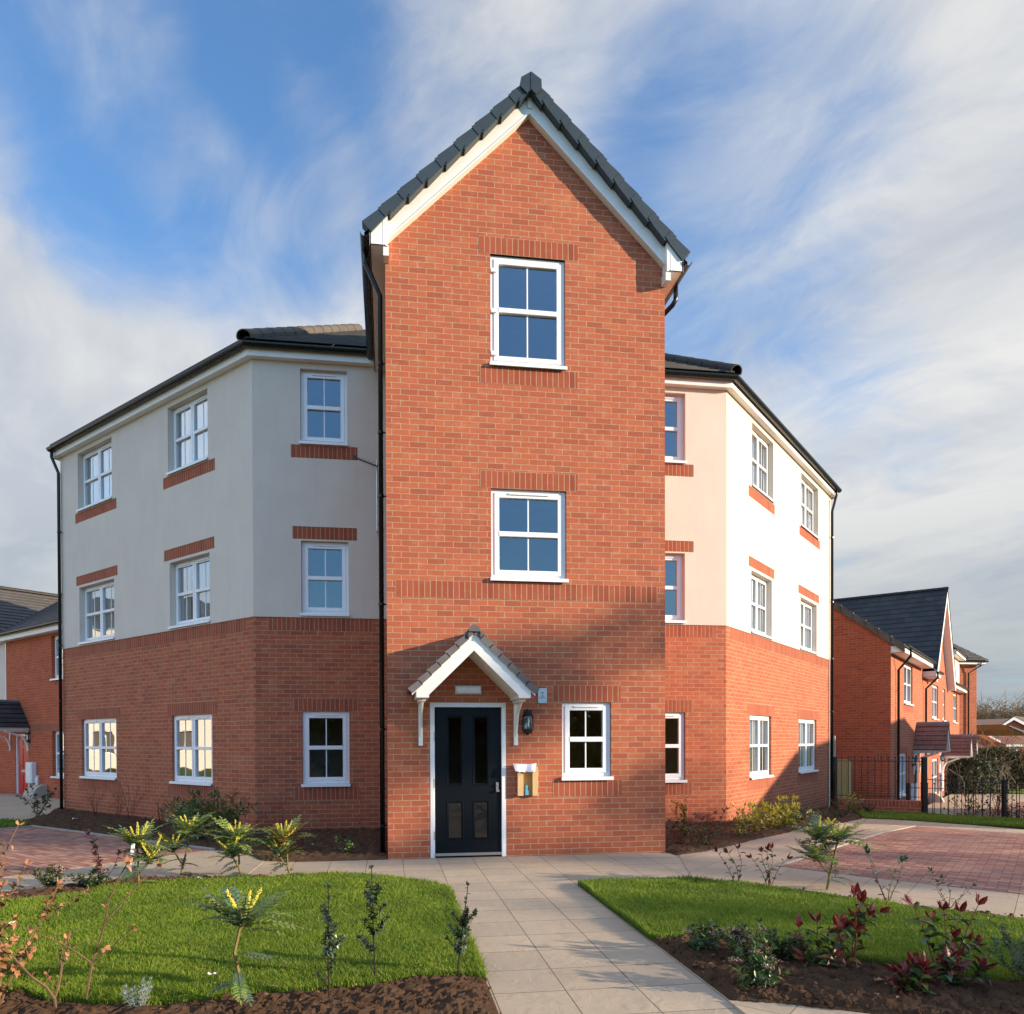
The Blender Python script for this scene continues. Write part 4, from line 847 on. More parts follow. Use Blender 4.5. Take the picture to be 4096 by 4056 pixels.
# porch canopy (a part of the building); its pieces are sub-parts
def canopy(parent, F, cx, zr, hw, P, slope, tilem='canopy_tile', half_end=True, drop=.1, small=False, brk=.6, edge=None):
    """gabled canopy: ridge height zr at local x=cx, half width hw, projection P"""
    edge = edge or tilem
    tn = slope; ang = math.atan(tn); tb = MB().mat(tilem); g = .155 if not small else .2
    nrow = max(3, round(hw / math.cos(ang) / g)); L = hw / math.cos(ang)
    for sx in (-1, 1):
        for i in range(nrow):
            s0 = L * i / nrow; s1 = L * (i + 1) / nrow + .012
            h0, h1 = .0, .022
            def P3(s, y, h): return (cx + sx * (s * math.cos(ang) + h * math.sin(ang)), y, zr - s * math.sin(ang) + h * math.cos(ang))
            tb.face([P3(s0, -P, h0), P3(s1, -P, h1), P3(s1, 0, h1), P3(s0, 0, h0)], [(-P, s0), (-P, s1), (0, s1), (0, s0)])
            tb.face([P3(s1, -P, h1), P3(s1, -P, h1 - .028), P3(s1, 0, h1 - .028), P3(s1, 0, h1)])
            tb.face([P3(s0, -P, h0), P3(s1, -P, h1), P3(s1, -P, h1 - .085), P3(s0, -P, h0 - .075)])
    c = obj('canopy', tb, parent, F)
    fb = MB().mat('fascia')
    th = .05; bd = .165
    for sx in (-1, 1):
        def Q(s, y, h): return (cx + sx * (s * math.cos(ang) + h * math.sin(ang)), y, zr - s * math.sin(ang) + h * math.cos(ang))
        a0 = (cx, zr - .055 / math.cos(ang)); xe = cx + sx * (hw - .085)
        zt_ = lambda x: zr - abs(x - cx) * tn - .05 / math.cos(ang)
        zb_ = lambda x: zr - abs(x - cx) * tn - (.05 + bd) / math.cos(ang)
        xi = cx + sx * (hw - .24)
        y0 = -P + .03
        zbox = zt_(xe) - .115
        prof = [(cx, zt_(cx)), (xe, zt_(xe)), (xe, zbox), (xi, zbox), (xi, zb_(xi)), (cx, zb_(cx))]
        fb.face([(x, y0, z) for x, z in prof])
        # top moulding of the board, proud
        mo = [(cx, zt_(cx)), (cx + sx * (hw - .03), zt_(cx + sx * (hw - .03))), (cx + sx * (hw - .03), zt_(cx + sx * (hw - .03)) - .035), (cx, zt_(cx) - .04)]
        fb.face([(x, y0 - .015, z) for x, z in mo]); fb.face([(mo[3][0], y0 - .015, mo[3][1]), (mo[2][0], y0 - .015, mo[2][1]), (mo[2][0], y0, mo[2][1]), (mo[3][0], y0, mo[3][1])])
        # soffit slope with grooves
        n = 9
        for k in range(n):
            yy0, yy1 = y0 + (-y0) * k / n, y0 + (-y0) * (k + 1) / n - .006
            fb.face([(cx, yy0, zb_(cx) + .0), (xi, yy0, zb_(xi)), (xi, yy1, zb_(xi)), (cx, yy1, zb_(cx))]); fb.face([(cx, yy1, zb_(cx) + .01), (xi, yy1, zb_(xi) + .01), (xi, yy1 + .006, zb_(xi) + .01), (cx, yy1 + .006, zb_(cx) + .01)])
        fb.face([(xi, y0, zbox), (xi, y0, zb_(xi)), (xi, 0, zb_(xi)), (xi, 0, zbox)]); fb.face([(xi, y0, zbox), (xe, y0, zbox), (xe, 0, zbox), (xi, 0, zbox)]); fb.face([(xe, y0, zbox), (xe, y0, zt_(xe)), (xe, 0, zt_(xe)), (xe, 0, zbox)])
        xm = (xe + xi) / 2
        fb.box(xm - .045, xm + .045, -.5 if not small else -.6, 0, zbox - .035, zbox)
        fb.box(xm - .028, xm + .028, -.028, 0, zbox - brk, zbox - .03, ch=.004)
        br = MB()
        fb.tube([(xm, -.02, zbox - brk + .13), (xm, -.06, zbox - brk * .55), (xm, -.16, zbox - brk * .28), (xm, -P * .62, zbox - .03)], .024, 4)
        for z in (zbox - brk + .06, zbox - .10): fb.tube([(xm, -.028, z), (xm, -.036, z)], .012, 8)
    obj('canopy_trim', fb, c, F)
    rb = MB().mat(edge); k = 9
    pts = lambda r, y: [(cx + math.cos(t) * r, y, zr - .072 + math.sin(t) * r * 1.15) for t in [math.pi * (-.0 + 1.0 * j / (k - 1)) for j in range(k)]]
    segs = 3
    for i in range(segs):
        a = -P - .02 + (P + .02) * i / segs; b = a + (P + .02) / segs + .02; A_ = [(cx - .075, a, zr - .16)] + list(reversed(pts(.075, a))) + [(cx + .075, a, zr - .16)]; B2 = [(cx - .068, b, zr - .16)] + list(reversed(pts(.068, b))) + [(cx + .068, b, zr - .16)]
        for p, q, r, s in zip(A_[:-1], A_[1:], B2[1:], B2[:-1]): rb.face([p, q, r, s])
        if i == 0: rb.face([(x, y - .0, z) for x, y, z in reversed(A_[1:-1])]) 
    if not small: obj('canopy_ridge', rb, c, F)
    else: obj('canopy_ridge', rb, c, F)
    return c
canopy(B, FT, -.835, 2.985, .80, .72, .985, brk=.60)
sh = MB().mat('lead')
sh.box(-1.7, -.02, -.004, 0, 0, 0.001)

# ------------------------------------------------------------------ things on the walls
def lantern(F, x, zt, label, s=1.0, back=False):
    M = F @ Matrix.Translation((x, 0, zt)) @ Matrix.Scale(s, 4); o = thing('wall_lantern', label, 'wall lamp', M.translation, 0)
    rot = M.to_3x3().to_4x4(); M2 = Matrix.Translation(M.translation) @ rot
    f = MB().mat('black_metal'); hx = lambda r, z, n=6: [(r * math.sin(math.pi * (i / (n - 1)) - math.pi / 2), -.004 - r * math.cos(math.pi * (i / (n - 1)) - math.pi / 2) * 1.35, z) for i in range(n)]
    lev = [(.012, 0), (.022, -.03), (.045, -.045), (.075, -.085), (.082, -.095), (.070, -.10)]
    def skin(lev, mbx):
        for (r0, z0), (r1, z1) in zip(lev[:-1], lev[1:]):
            A_, B_ = hx(r0, z0), hx(r1, z1)
            for i in range(5): mbx.face([A_[i], A_[i + 1], B_[i + 1], B_[i]])
    skin(lev, f); skin([(.080, -.262), (.080, -.285), (.05, -.31), (.022, -.325), (.018, -.345), (.001, -.35)], f)
    A_, B_ = hx(.070, -.10), hx(.078, -.262)
    for p, q in zip(A_, B_): f.tube([p, q], .0045, 4)
    f.box(-.06, .06, -.004, 0, -.33, -.01)
    obj('lantern_body', f, o, M2)
    g = MB().mat('glass_clear'); a2, b2 = hx(.068, -.10), hx(.076, -.262)
    for i in range(5): g.face([a2[i], a2[i + 1], b2[i + 1], b2[i]])
    obj('lantern_glass', g, o, M2)
    b = MB().mat('lamp_glass'); b.tube([(0, -.05, -.235), (0, -.05, -.19), (.012, -.05, -.15), (0, -.05, -.13), (-.012, -.05, -.15)], .009, 6); obj('bulb', b, o, M2)
lantern(FT, -.033, 1.985, 'black half lantern with a bulb beside the dark entrance door')
o = thing('bulkhead_light', 'long white bulkhead light under the entrance canopy', 'wall light', (-.84, -.01, 2.24)); mb = MB().mat('steel')
mb.box(-1.018, -.66, -.02, 0, 2.18, 2.297, FT, ch=.006); obj('light_base', mb, o); mb = MB().mat('upvc'); mb.box(-1.006, -.672, -.06, -.018, 2.195, 2.283, FT, ch=.016); obj('light_cover', mb, o)
mb = MB().mat('steel'); mb.box(.105, .233, -.02, 0, 2.062, 2.268, FT, ch=.004)
for x in (.122, .216):
    for z in (2.083, 2.247): mb.tube([(x, -.018, z), (x, -.027, z)], .008, 8)
mb.mat('black_metal').tube([(.169, -.019, 2.205), (.169, -.024, 2.205)], .014, 12); mb.mat('steel').tube([(.169, -.02, 2.205), (.169, -.028, 2.205)], .008, 10)
o = thing('fire_switch_plate', 'steel plate with red print on the brick right of the canopy', 'switch plate', (.169, -.01, 2.16)); obj('plate', mb, o)
def text(body, size, M, mat, parent, name='lettering', ext=.001):
    cu = bpy.data.curves.new(name, 'FONT'); cu.body = body; cu.size = size; cu.align_x = 'CENTER'; cu.align_y = 'CENTER'; cu.extrude = ext
    to = bpy.data.objects.new(name, cu); me = bpy.data.meshes.new_from_object(to); bpy.data.objects.remove(to); me.materials.clear(); me.materials.append(MATS[mat])
    return obj(name, me, parent, M)
text('FIRE\nSWITCH', .024, Matrix.Translation((.169, -.0215, 2.150)) @ Matrix.Rotation(R_(90), 4, 'X'), 'red_paint', o)
# wooden key box with padlock and paper
o = thing('wooden_key_box', 'small open pine box with a blue padlock fixed beside the door', 'wooden box', (-.046, -.02, .82))
mb = MB().mat('ply'); mb.box(-.17, .085, -.018, 0, .825, 1.215, FT); obj('back_board', mb, o); mb = MB().mat('pine'); mb.box(-.182, -.105, -.075, -.016, .820, 1.19, FT).box(.020, .092, -.075, -.016, .820, 1.215, FT); obj('side_batten', mb, o)
mb = MB().mat('steel'); mb.box(-.075, -.042, -.03, -.018, .825, .955, FT, ch=.002); obj('hasp', mb, o)
mb = MB().mat('blue_lock'); mb.box(-.080, -.034, -.06, -.03, .825, .89, FT, ch=.005).box(-.074, -.042, -.05, -.028, .875, .96, FT, ch=.004); o2 = obj('padlock', mb, label='light blue padlock hanging in the small pine box', cat='padlock'); mb = MB().mat('chrome'); mb.tube([(-.067, -.045, .885), (-.067, -.045, .925), (-.057, -.045, .935), (-.047, -.045, .925), (-.047, -.045, .885)], .005, 6); obj('shackle', mb, o2)
mb = MB().mat('paper'); n = 10; W_ = .32
for i in range(n):
    for j in range(4):
        def pt(i, j): u = i / n; v = j / 4; return (-.25 + u * W_ + .03 * v * (1 - 2 * u), -.085 - .035 * v + .012 * math.sin(u * 5) * v - .012 * math.sin(u * 9), 1.255 - .105 * v - .008 * math.sin(u * 3) + .008 * (math.sin(u * 23) if j == 4 else 0))
        mb.face([pt(i, j + 1), pt(i + 1, j + 1), pt(i + 1, j), pt(i, j)])
mb.face([(-.25, -.085, 1.255), (.07, -.085, 1.255), (.085, -.002, 1.24), (-.17, -.002, 1.24)])
obj('paper_sheet', mb, smooth=True, label='curled white paper sheet lying over the top of the pine box', cat='paper')
# aerial
o = thing('tv_aerial', 'small thin television aerial on a mast beside the left tower downpipe', 'aerial', (-2.07, 2.95, 5.1)); mb = MB().mat('steel'); mb.tube([(-2.065, 2.9, 5.12), (-2.065, 2.9, 6.3)], .013, 6)
for z in (5.3, 5.15): mb.tube([(-2.065, 2.9, z), (-2.065, 3.16, z)], .009, 5)
obj('mast', mb, o); mb = MB().mat('black_metal'); mb.tube([(-2.05, 2.88, 6.19), (-2.42, 2.72, 6.26)], .010, 6).box(-2.45, -2.40, 2.69, 2.75, 6.235, 6.29)
for i in range(9): x = -2.10 - .036 * i; y = 2.86 - .0165 * i; z = 6.2 + .007 * i; L_ = .10 - .006 * i; mb.tube([(x - .3 * L_, y + L_, z + .1 * L_), (x + .3 * L_, y - L_, z - .1 * L_)], .003, 4); mb.tube([(x, y, z - L_ * .7), (x, y, z + L_ * .7)], .0025, 4)
obj('aerial_arm', mb, o)

# ------------------------------------------------------------------ neighbouring houses, right
HK = (12.504, 9.898); FH = frame(HK, (1, 1)); GZ = -1.0
def eaves_simple(parent, F, a, b, z, ov=.3, pipe=None, ends=True):
    fb = MB().mat('fascia'); fb.box(a, b, -ov, .02, z, z + .02, F).box(a, b, -ov, -ov + .02, z, z + .2, F)
    if ends: fb.box(a, a + .02, -ov, 0, z, z + .2, F).box(b - .02, b, -ov, 0, z, z + .2, F)
    obj('fascia', fb, parent)
    gutter(parent, [F @ Vector((b + .02, -ov - .06, z + .2)), F @ Vector((a - .02, -ov - .06, z + .2))], brackets=.6, flip=1)
def house(label, name='terraced_house', loc=(0, 0, 0)): return thing(name, label, 'house', loc)
h1 = house('red brick end terrace with dark gabled verge and drain pipe behind the railings', loc=(13, 11, GZ))
win = [(2.33, 4.05, 2.66, 3.96), (1.3, 3.0, -.22, 1.12)]
obj('wall', wall_mb(0, 6.38, GZ, 4.2, win + [(4.5, 5.5, -1.0, 1.07)], [(1.15, 3.15, 1.12, 1.35, 'brick_soldier'), (2.2, 4.2, 2.43, 2.66, 'brick_soldier')], low='brick'), h1, FH)
Fs = frame(tuple((FH @ Vector((0, 8, 0)))[:2]), (HK[0] - (FH @ Vector((0, 8, 0))).x, HK[1] - (FH @ Vector((0, 8, 0))).y))
obj('side_wall', wall_mb(0, 8, GZ, 4.35, (), [(7.62, 7.92, .95, 1.18, 'brick_soldier')], low='brick_side', gable=[(0, 4.35), (4, 7.4), (8, 4.35)]), h1, Fs)
for q in win: window(h1, FH, *q, 2, .06, curtain=((.05, .3), (.6, .8)), small=True)
PR = R_(37.5)
obj('roof', roof_mb([(-.04, 0), (6.38, 0), (6.38, 4.4), (-.04, 4.4)], FH @ Matrix.Translation((0, -.36, 0)), 4.24, PR, 'tile_dark'), h1)
Fb = frame(tuple((FH @ Vector((6.38, 8.4, 0)))[:2]), (-1, -1)); obj('roof', roof_mb([(0, 0), (6.42, 0), (6.42, 4.4), (0, 4.4)], Fb, 4.24, PR, 'tile_dark'), h1)
vb = MB().mat('ridge'); n = 13; tp = math.tan(PR)
for i in range(n):
    v0 = 4.4 * i / n; v1 = 4.4 * (i + 1) / n
    P = lambda v, dz, x=-.07: FH @ Vector((x, -.36 + v, 4.24 + v * tp + dz))
    vb.face([P(v0, .05), P(v1 + .03, .012), P(v1 + .03, -.17), P(v0, -.20)]); vb.face([P(v0, .05), P(v1 + .03, .012), P(v1 + .03, .012, .08), P(v0, .05, .08)]); vb.face([P(v0, .05), P(v0, -.20), P(v0, -.20, .06), P(v0, .05, .06)]); vb.face([P(v0, -.20), P(v1, -.17), P(v1, -.17, .06), P(v0, -.20, .06)])
obj('verge_cap', vb, h1)
eaves_simple(h1, FH, 0, 6.1, 4.05, .36)
def dpipe(parent, F, x, z, zb, ov=.42): downpipe(parent, [F @ Vector((x - .1, -ov, z + .15)), F @ Vector((x - .1, -ov, z - .05)), F @ Vector((x + .1, -.07, z - .42)), F @ Vector((x + .1, -.07, zb))], tuple((F.to_3x3() @ Vector((-1, 0, 0)))), [3.0, 1.6, .3], r=.036)
dpipe(h1, FH, .75, 4.05, GZ, .42)
DOORC = {}
def front_door(parent, F, x0, x1, zb, zt, mat, glazed=True, number=None):
    fr = MB().mat('upvc'); fr.box(x0, x0 + .06, .02, .1, zb, zt, F).box(x1 - .06, x1, .02, .1, zb, zt, F).box(x0 + .06, x1 - .06, .02, .1, zt - .06, zt, F); f = obj('door_frame', fr, parent)
    d = MB().mat(mat); d.box(x0 + .06, x1 - .06, .06, .10, zb, zt - .06, F)
    wv = x1 - x0
    for a, b in ((.14, .44), (.56, .86)):
        for c, e in ((.08, .36), (.46, .93)): d.box(x0 + wv * a, x0 + wv * b, .05, .061, zb + (zt - zb) * c, zb + (zt - zb) * e, F)
    do = obj('door', d, parent); h = MB().mat('steel'); h.box(x0 + .12, x0 + .22, .01, .06, zb + .93, zb + .97, F).box(x0 + wv * .32, x0 + wv * .68, .045, .062, zb + (zt - zb) * .4, zb + (zt - zb) * .44, F); obj('handle', h, do)
    return do
front_door(h1, FH, 4.5, 5.5, -1.0, 1.07, 'door_black')
canopy(h1, FH, 4.98, 2.14, .80, .95, 1.15, 'tile_red', small=True, brk=.75, edge='lead')
h2 = house('red brick house whose tall steep gable rises above the middle of the terrace', loc=(18, 16, GZ))
w2 = [(8.99, 10.75, 2.32, 3.69), (12.3, 13.16, 2.31, 3.69), (9.0, 10.85, -.72, .78)]
obj('wall', wall_mb(6.38, 13.95, -1.3, 3.95, w2 + [(11.3, 12.2, -1.3, .95)], [(8.8, 10.95, .78, 1.0, 'brick_soldier')], low='brick', gable=[(6.38, 3.96), (7.79, 3.96), (10.9, 7.35), (13.95, 3.96)]), h2, FH)
for q in w2: window(h2, FH, *q, 2 if q[1] - q[0] > 1 else 1, .06, curtain=((.05, .3), (.6, .8)), small=True)
front_door(h2, FH, 11.3, 12.2, -1.3, .95, 'upvc')
for sx in (-1, 1):
    F_ = FH @ Matrix.Translation((10.9 + sx * 3.3, 0, 0)) @ Matrix.Rotation(R_(90) * sx, 4, 'Z')
    poly = [(-.32, 0), (9.5, 0), (9.5, 3.3), (-.32, 3.3)] if sx > 0 else [(-9.5, 0), (.32, 0), (.32, 3.3), (-9.5, 3.3)]
    r2 = obj('roof', roof_mb(poly, F_, 7.62 - 3.3 * 1.1, math.atan(1.1), 'tile_dark'), h2)
ridge_tiles(r2, FH @ Vector((10.9, -.33, 7.62)), FH @ Vector((10.9, 9.4, 7.62)), 'ridge_dark', .10, .45)
bb = MB().mat('fascia')
for sx in (-1, 1):
    f = lambda x, y, z: FH @ Vector((10.9 + sx * x, y, z))
    bb.face([f(0, -.3, 7.58), f(3.3, -.3, 3.95), f(3.3, -.3, 3.68), f(3.0, -.3, 3.68), f(0, -.3, 7.2)]); bb.face([f(0, -.3, 7.2), f(3.0, -.3, 3.75), f(3.0, 0, 3.75), f(0, 0, 7.2)]); bb.face([f(3.3, -.3, 3.68), f(3.0, -.3, 3.68), f(3.0, 0, 3.68), f(3.3, 0, 3.68)]); bb.face([f(3.0, -.3, 3.68), f(3.0, -.3, 3.95), f(3.0, 0, 3.95), f(3.0, 0, 3.68)]); bb.face([f(3.3, -.3, 3.68), f(3.3, -.3, 3.95), f(3.3, 0, 3.95), f(3.3, 0, 3.68)])
obj('barge_board', bb, h2)
obj('roof', roof_mb([(6.38, 0), (8.3, 0), (8.3, 4.2), (6.38, 4.2)], FH @ Matrix.Translation((0, -.36, 0)), 4.02, PR, 'tile_dark'), h2)
eaves_simple(h2, FH, 6.38, 7.75, 3.78, .42); dpipe(h2, FH, 6.6, 3.8, -1.2, .46)
canopy(h2, FH, 12.75, 1.75, .75, 1.0, 1.15, 'tile_red', small=True, brk=.75, edge='lead')
h3 = house('red brick house with white upper dormer next to the tall steep gable', loc=(23, 20, GZ))
w3 = [(16.23, 17.95, 2.3, 3.7), (17.3, 18.9, -.8, .42)]
obj('wall', wall_mb(13.95, 20.8, -1.4, 4.0, w3 + [(14.6, 15.5, -1.4, .85)], (), low='brick'), h3, FH)
for q in w3: window(h3, FH, *q, 2, .06, small=True)
front_door(h3, FH, 14.6, 15.5, -1.4, .85, 'upvc')
eaves_simple(h3, FH, 14.15, 20.8, 3.80, .30); dpipe(h3, FH, 20.4, 3.8, -1.3, .36)
obj('roof', roof_mb([(13.95, 0), (20.8, 0), (20.8, 4.2), (13.95, 4.2)], FH @ Matrix.Translation((0, -.34, 0)), 4.0, PR, 'tile_dark'), h3)
dm = MB().mat('render'); dm.box(14.9, 18.7, -.02, 3, 4.0, 5.5, FH); dmo = obj('dormer', dm, h3); eaves_simple(h3, FH, 14.6, 18.9, 5.35, .28)
obj('roof', roof_mb([(14.6, 0), (18.9, 0), (18.9, 3.2), (14.6, 3.2)], FH @ Matrix.Translation((0, -.3, 0)), 5.55, R_(30), 'tile_brown'), h3)
canopy(h3, FH, 15.5, 1.75, .75, 1.0, 1.15, 'tile_red', small=True, brk=.75, edge='lead')
h4 = house('taller red brick block with hipped roof closing the far end of the terrace', loc=(27, 24, GZ))
def rpt(px, py, D):
    d = ray_dir(px, py); return CAMP + d * (D / d.dot(f2))
q4 = rpt(3905.7, 2962, 37); F4 = frame((q4.x, q4.y), (1, 0))
obj('wall', wall_mb(-7, 0, -1.6, 5.25, low='brick'), h4, F4); obj('wall', wall_mb(0, 5, -1.6, 5.25, low='brick_side'), h4, frame((q4.x, q4.y), (0, 1)))
fb = MB().mat('fascia'); fb.box(-7, .3, -.28, .02, 5.2, 5.22, F4).box(-7, .3, -.28, -.26, 5.2, 5.38, F4).box(.28, .3, -.28, 4, 5.2, 5.38, F4); obj('fascia', fb, h4); gutter(h4, [F4 @ Vector((.34, -.33, 5.38)), F4 @ Vector((-7, -.33, 5.38))], brackets=0)
obj('roof', roof_mb([(-7, 0), (.38, 0), (-.92, 2.3), (-7, 2.3)], F4 @ Matrix.Translation((0, -.33, 0)), 5.42, R_(35), 'tile_brown'), h4)
mb = MB().mat('tile_brown'); e_ = [F4 @ Vector(v) for v in ((.38, -.33, 5.42), (.38, 5, 5.42), (-.92, 2.9, 7.03), (-.92, 1.97, 7.03))]; mb.face(e_); obj('roof', mb, h4)
downpipe(h4, [F4 @ Vector((-.05, -.33, 5.3)), F4 @ Vector((-.05, -.33, 5.15)), F4 @ Vector((-.50, -.07, 4.80)), F4 @ Vector((-.50, -.07, -1.5))], (0, 0, 0), [])
canopy(h4, frame((q4.x, q4.y), (0, 1)), .6, 1.15, .8, 1.2, .7, 'tile_brown', small=True, brk=.5, edge='lead')
lantern(FH, 4.05, 1.0, 'black half lantern beside the nearest door of the right terrace'); lantern(FH, 11.9, .95, 'black half lantern beside the second door of the right terrace')
def meter_box(F, x0, x1, z0, z1, label):
    o = thing('meter_box', label, 'meter box', F @ Vector(((x0 + x1) / 2, -.1, z0))); mb = MB().mat('upvc'); mb.box(x0, x1, -.14, 0, z0, z1, F, ch=.012); obj('cabinet', mb, o); mb = MB().mat('upvc'); mb.box(x0 + .03, x1 - .03, -.152, -.138, z0 + .04, z1 - .04, F); obj('door', mb, o); mb = MB().mat('upvc'); mb.tube([F @ Vector(((x0 + x1) / 2 - .1, -.08, z0)), F @ Vector(((x0 + x1) / 2 - .1, -.08, z0 - .7))], .03, 8); obj('pipe', mb, o)
meter_box(FH, 3.75, 4.15, -.75, .1, 'white meter box under the nearest lantern of the right terrace'); meter_box(FH, 11.0, 11.3, -.55, .2, 'white meter box beside the second door of the right terrace')
def half_round(F, x0, x1, z0, z1, D, label, flipx=False):
    o = thing('ground_meter_cover', label, 'meter cover', F @ Vector(((x0 + x1) / 2, -.1, z0))); mb = MB().mat('concrete'); n = 10; H = z1 - z0; P = [(-D, z0)] + [(-D * math.cos(math.pi / 2 * i / n) ** .8 if i < n else 0, z0 + H * (.25 + .75 * math.sin(math.pi / 2 * i / n))) for i in range(n + 1)] + [(0, z0)]
    for (y0, a), (y1, b) in zip(P[:-1], P[1:]): mb.face([F @ Vector(p) for p in ((x0, y0, a), (x1, y0, a), (x1, y1, b), (x0, y1, b))])
    for x in (x0, x1): mb.face([F @ Vector((x, y, z)) for y, z in P])
    obj('cover', mb, o); mb = MB().mat('plaster_white'); mb.box(x0 + .08, x1 - .08, -D - .01, -D + .02, z0 + .03, z0 + H * .22, F); obj('base', mb, o)
half_round(FH, 8.0, 8.4, -1.1, -.45, .5, 'rounded stone coloured meter cover at the steep gabled house'); half_round(FH, 19.6, 20.1, -1.2, -.5, .5, 'rounded stone coloured meter cover at the far end of the terrace')

# ------------------------------------------------------------------ neighbouring houses, left
FLH = FL @ Matrix.Translation((0, 1.514, 0))
l1 = house('red brick house with red front door left of the cream corner block', loc=(-12, 12, 0))
wl = [(-11.54, -10.1, 3.27, 4.51), (-11.55, -10.1, .57, 1.87), (-14.06, -13.16, -.08, 1.80)]
obj('wall', wall_mb(-14.7, -8.5, -.2, 4.65, wl, [(-13.0, -9.9, 1.87, 2.1, 'brick_soldier')], low='brick_side'), l1, FLH)
window(l1, FLH, *wl[0], 2, .09, small=False, curtain=((0, .2),)); window(l1, FLH, *wl[1], 2, .09, glass='glass_bright')
front_door(l1, FLH, -14.06, -13.16, -.08, 1.80, 'red_paint')
text('2', .12, FLH @ Matrix.Translation((-13.6, .045, 1.42)) @ Matrix.Rotation(R_(90), 4, 'X'), 'flower_yellow', l1, 'door_number')
eaves_simple(l1, FLH, -14.7, -8.5, 4.58, .2, ends=False)
obj('roof', roof_mb([(-16.9, 0), (-8.5, 0), (-8.5, 4), (-18.6, 4)], FLH @ Matrix.Translation((0, -.25, 0)), 4.78, R_(30), 'tile_dark'), l1)
l2 = house('house with white render above brick and a grey tiled cross roof at left edge', loc=(-15, 15, 0))
obj('wall', wall_mb(-21, -14.7, -.2, 4.65, [], [], split=2.75, low='brick_side', band=False), l2, FLH)
eaves_simple(l2, FLH, -21, -14.72, 4.58, .2, ends=False)
FX = FLH @ Matrix.Translation((-14.9, 0, 0)) @ Matrix.Rotation(R_(90), 4, 'Z')
obj('roof', roof_mb([(-.25, 0), (9, 0), (9, 4.2), (-.25, 4.2)], FX, 4.75, R_(28), 'tile_brown'), l2)
ridge_tiles(l2, FX @ Vector((-.25, 4.2, 4.75 + 4.2 * math.tan(R_(28)) + .03)), FX @ Vector((9, 4.2, 4.75 + 4.2 * math.tan(R_(28)) + .03)), 'ridge_dark', .1)
canopy(l1, FLH, -13.79, 2.80, .80, .95, 1.0, 'tile_dark', small=True, brk=.6, edge='lead')
lantern(FLH, -13.05, 1.88, 'black half lantern beside the red front door')
meter_box(FLH, -12.98, -12.58, .38, .98, 'white meter box on the brick beside the red front door')
half_round(FLH, -12.55, -11.9, -.16, .36, .38, 'rounded stone coloured meter cover below the far left window')
def bottle(p, h, label, mat='upvc'):
    mb = MB().mat(mat); x, y, z = p; mb.tube([(x, y, z), (x, y, z + h * .6), (x, y, z + h * .72), (x, y, z + h * .85)], lambda t: h * (.17 if t < .4 else .15 if t < .8 else .05), 10); mb.mat('plaster_white').box(x - .03, x + .05, y - .015, y + .015, z + h * .85, z + h); obj('spray_bottle', mb, label=label, cat='bottle')
p = FLH @ Vector((-12.25, -.12, .36)); bottle(p, .26, 'white spray bottle standing on the rounded meter cover'); p = FLH @ Vector((-14.75, -.5, -.02)); bottle(p, .34, 'pale spray bottle standing on the ground left of the red door')

# ------------------------------------------------------------------ low wall, railings, fence posts
lw = thing('low_wall', 'low red brick wall carrying railings at the end of the right lawn', 'garden wall', (9.8, 6.5, -.25))
Fw = frame((9.0, 7.09), (1.48, -1.09)); Lw_ = math.hypot(1.48, 1.09)
mb = wall_mb(0, Lw_, -.4, .0, low='brick', band=False); obj('wall', mb, lw, Fw); mb = wall_mb(0, .215, -1, .0, low='brick', band=False); obj('wall', mb, lw, frame(tuple((Fw @ Vector((Lw_, 0, 0)))[:2]), (1.09, 1.48)))
cbm = MB(); cbm.mat('brick_soldier'); n = int(Lw_ / .0762)
cbm.face([(0, -.004, .0), (Lw_, -.004, .0), (Lw_, -.004, .105), (0, -.004, .105)], [(0, .1), (Lw_, .1), (Lw_, .2286), (0, .2286)]); cbm.face([(0, -.004, .105), (Lw_, -.004, .105), (Lw_, .215, .105), (0, .215, .105)], [(0, 0.0), (Lw_, 0), (Lw_, .22), (0, .22)]); cbm.face([(Lw_ + .003, -.004, 0), (Lw_ + .003, .215, 0), (Lw_ + .003, .215, .105), (Lw_ + .003, -.004, .105)], [(0, 0), (.07, 0), (.07, .1), (0, .1)])
obj('coping', cbm, lw, Fw)
def railing(p0, p1, zb0, zb1, h, sp, label, rails=(.10, -.0), grp='black metal railings', low=True, posts=(True, True), toprail=None, r=.008):
    p0 = Vector((*p0, 0)); p1 = Vector((*p1, 0)); L = (p1 - p0).length; d = (p1 - p0) / L; o = thing('railing', label, 'railing', (p0.x, p0.y, zb0), 0, grp)
    z = lambda t: zb0 + (zb1 - zb0) * t; n = max(2, round(L / sp)); bm_ = MB().mat('black_metal'); bm_.tube([(0, 0, .05), (0, 0, h)], r, 6); bm_.tube([(0, 0, h - .004), (0, 0, h + .02), (0, 0, h + .032)], lambda t: (.012, .021, .006)[round(t * 2)], 8); me = bm_.mesh('bar')
    for i in range(1, n):
        t = i / n; c = p0 + d * L * t; obj('bar', me, o, Matrix.Translation((c.x, c.y, z(t) - (.0 if True else 0))))
    for hh in rails:
        rb = MB().mat('black_metal'); rb.tube([p0 + Vector((0, 0, z(0) + hh)), p1 + Vector((0, 0, z(1) + hh))], .009, 5); obj('rail', rb, o)
    for k, c in ((0, p0), (1, p1)):
        if posts[k]: pb = MB().mat('black_metal'); zz = z(k); pb.box(c.x - .035, c.x + .035, c.y - .035, c.y + .035, zz - .3, zz + h + .02, ch=.006); obj('post', pb, o)
    return o
railing((8.92, 7.0), (10.50, 6.0), .10, .10, 1.02, .14, 'black railing panel standing on the low brick wall', rails=(.94, .10), grp=None, posts=(True, False))
pb = MB()
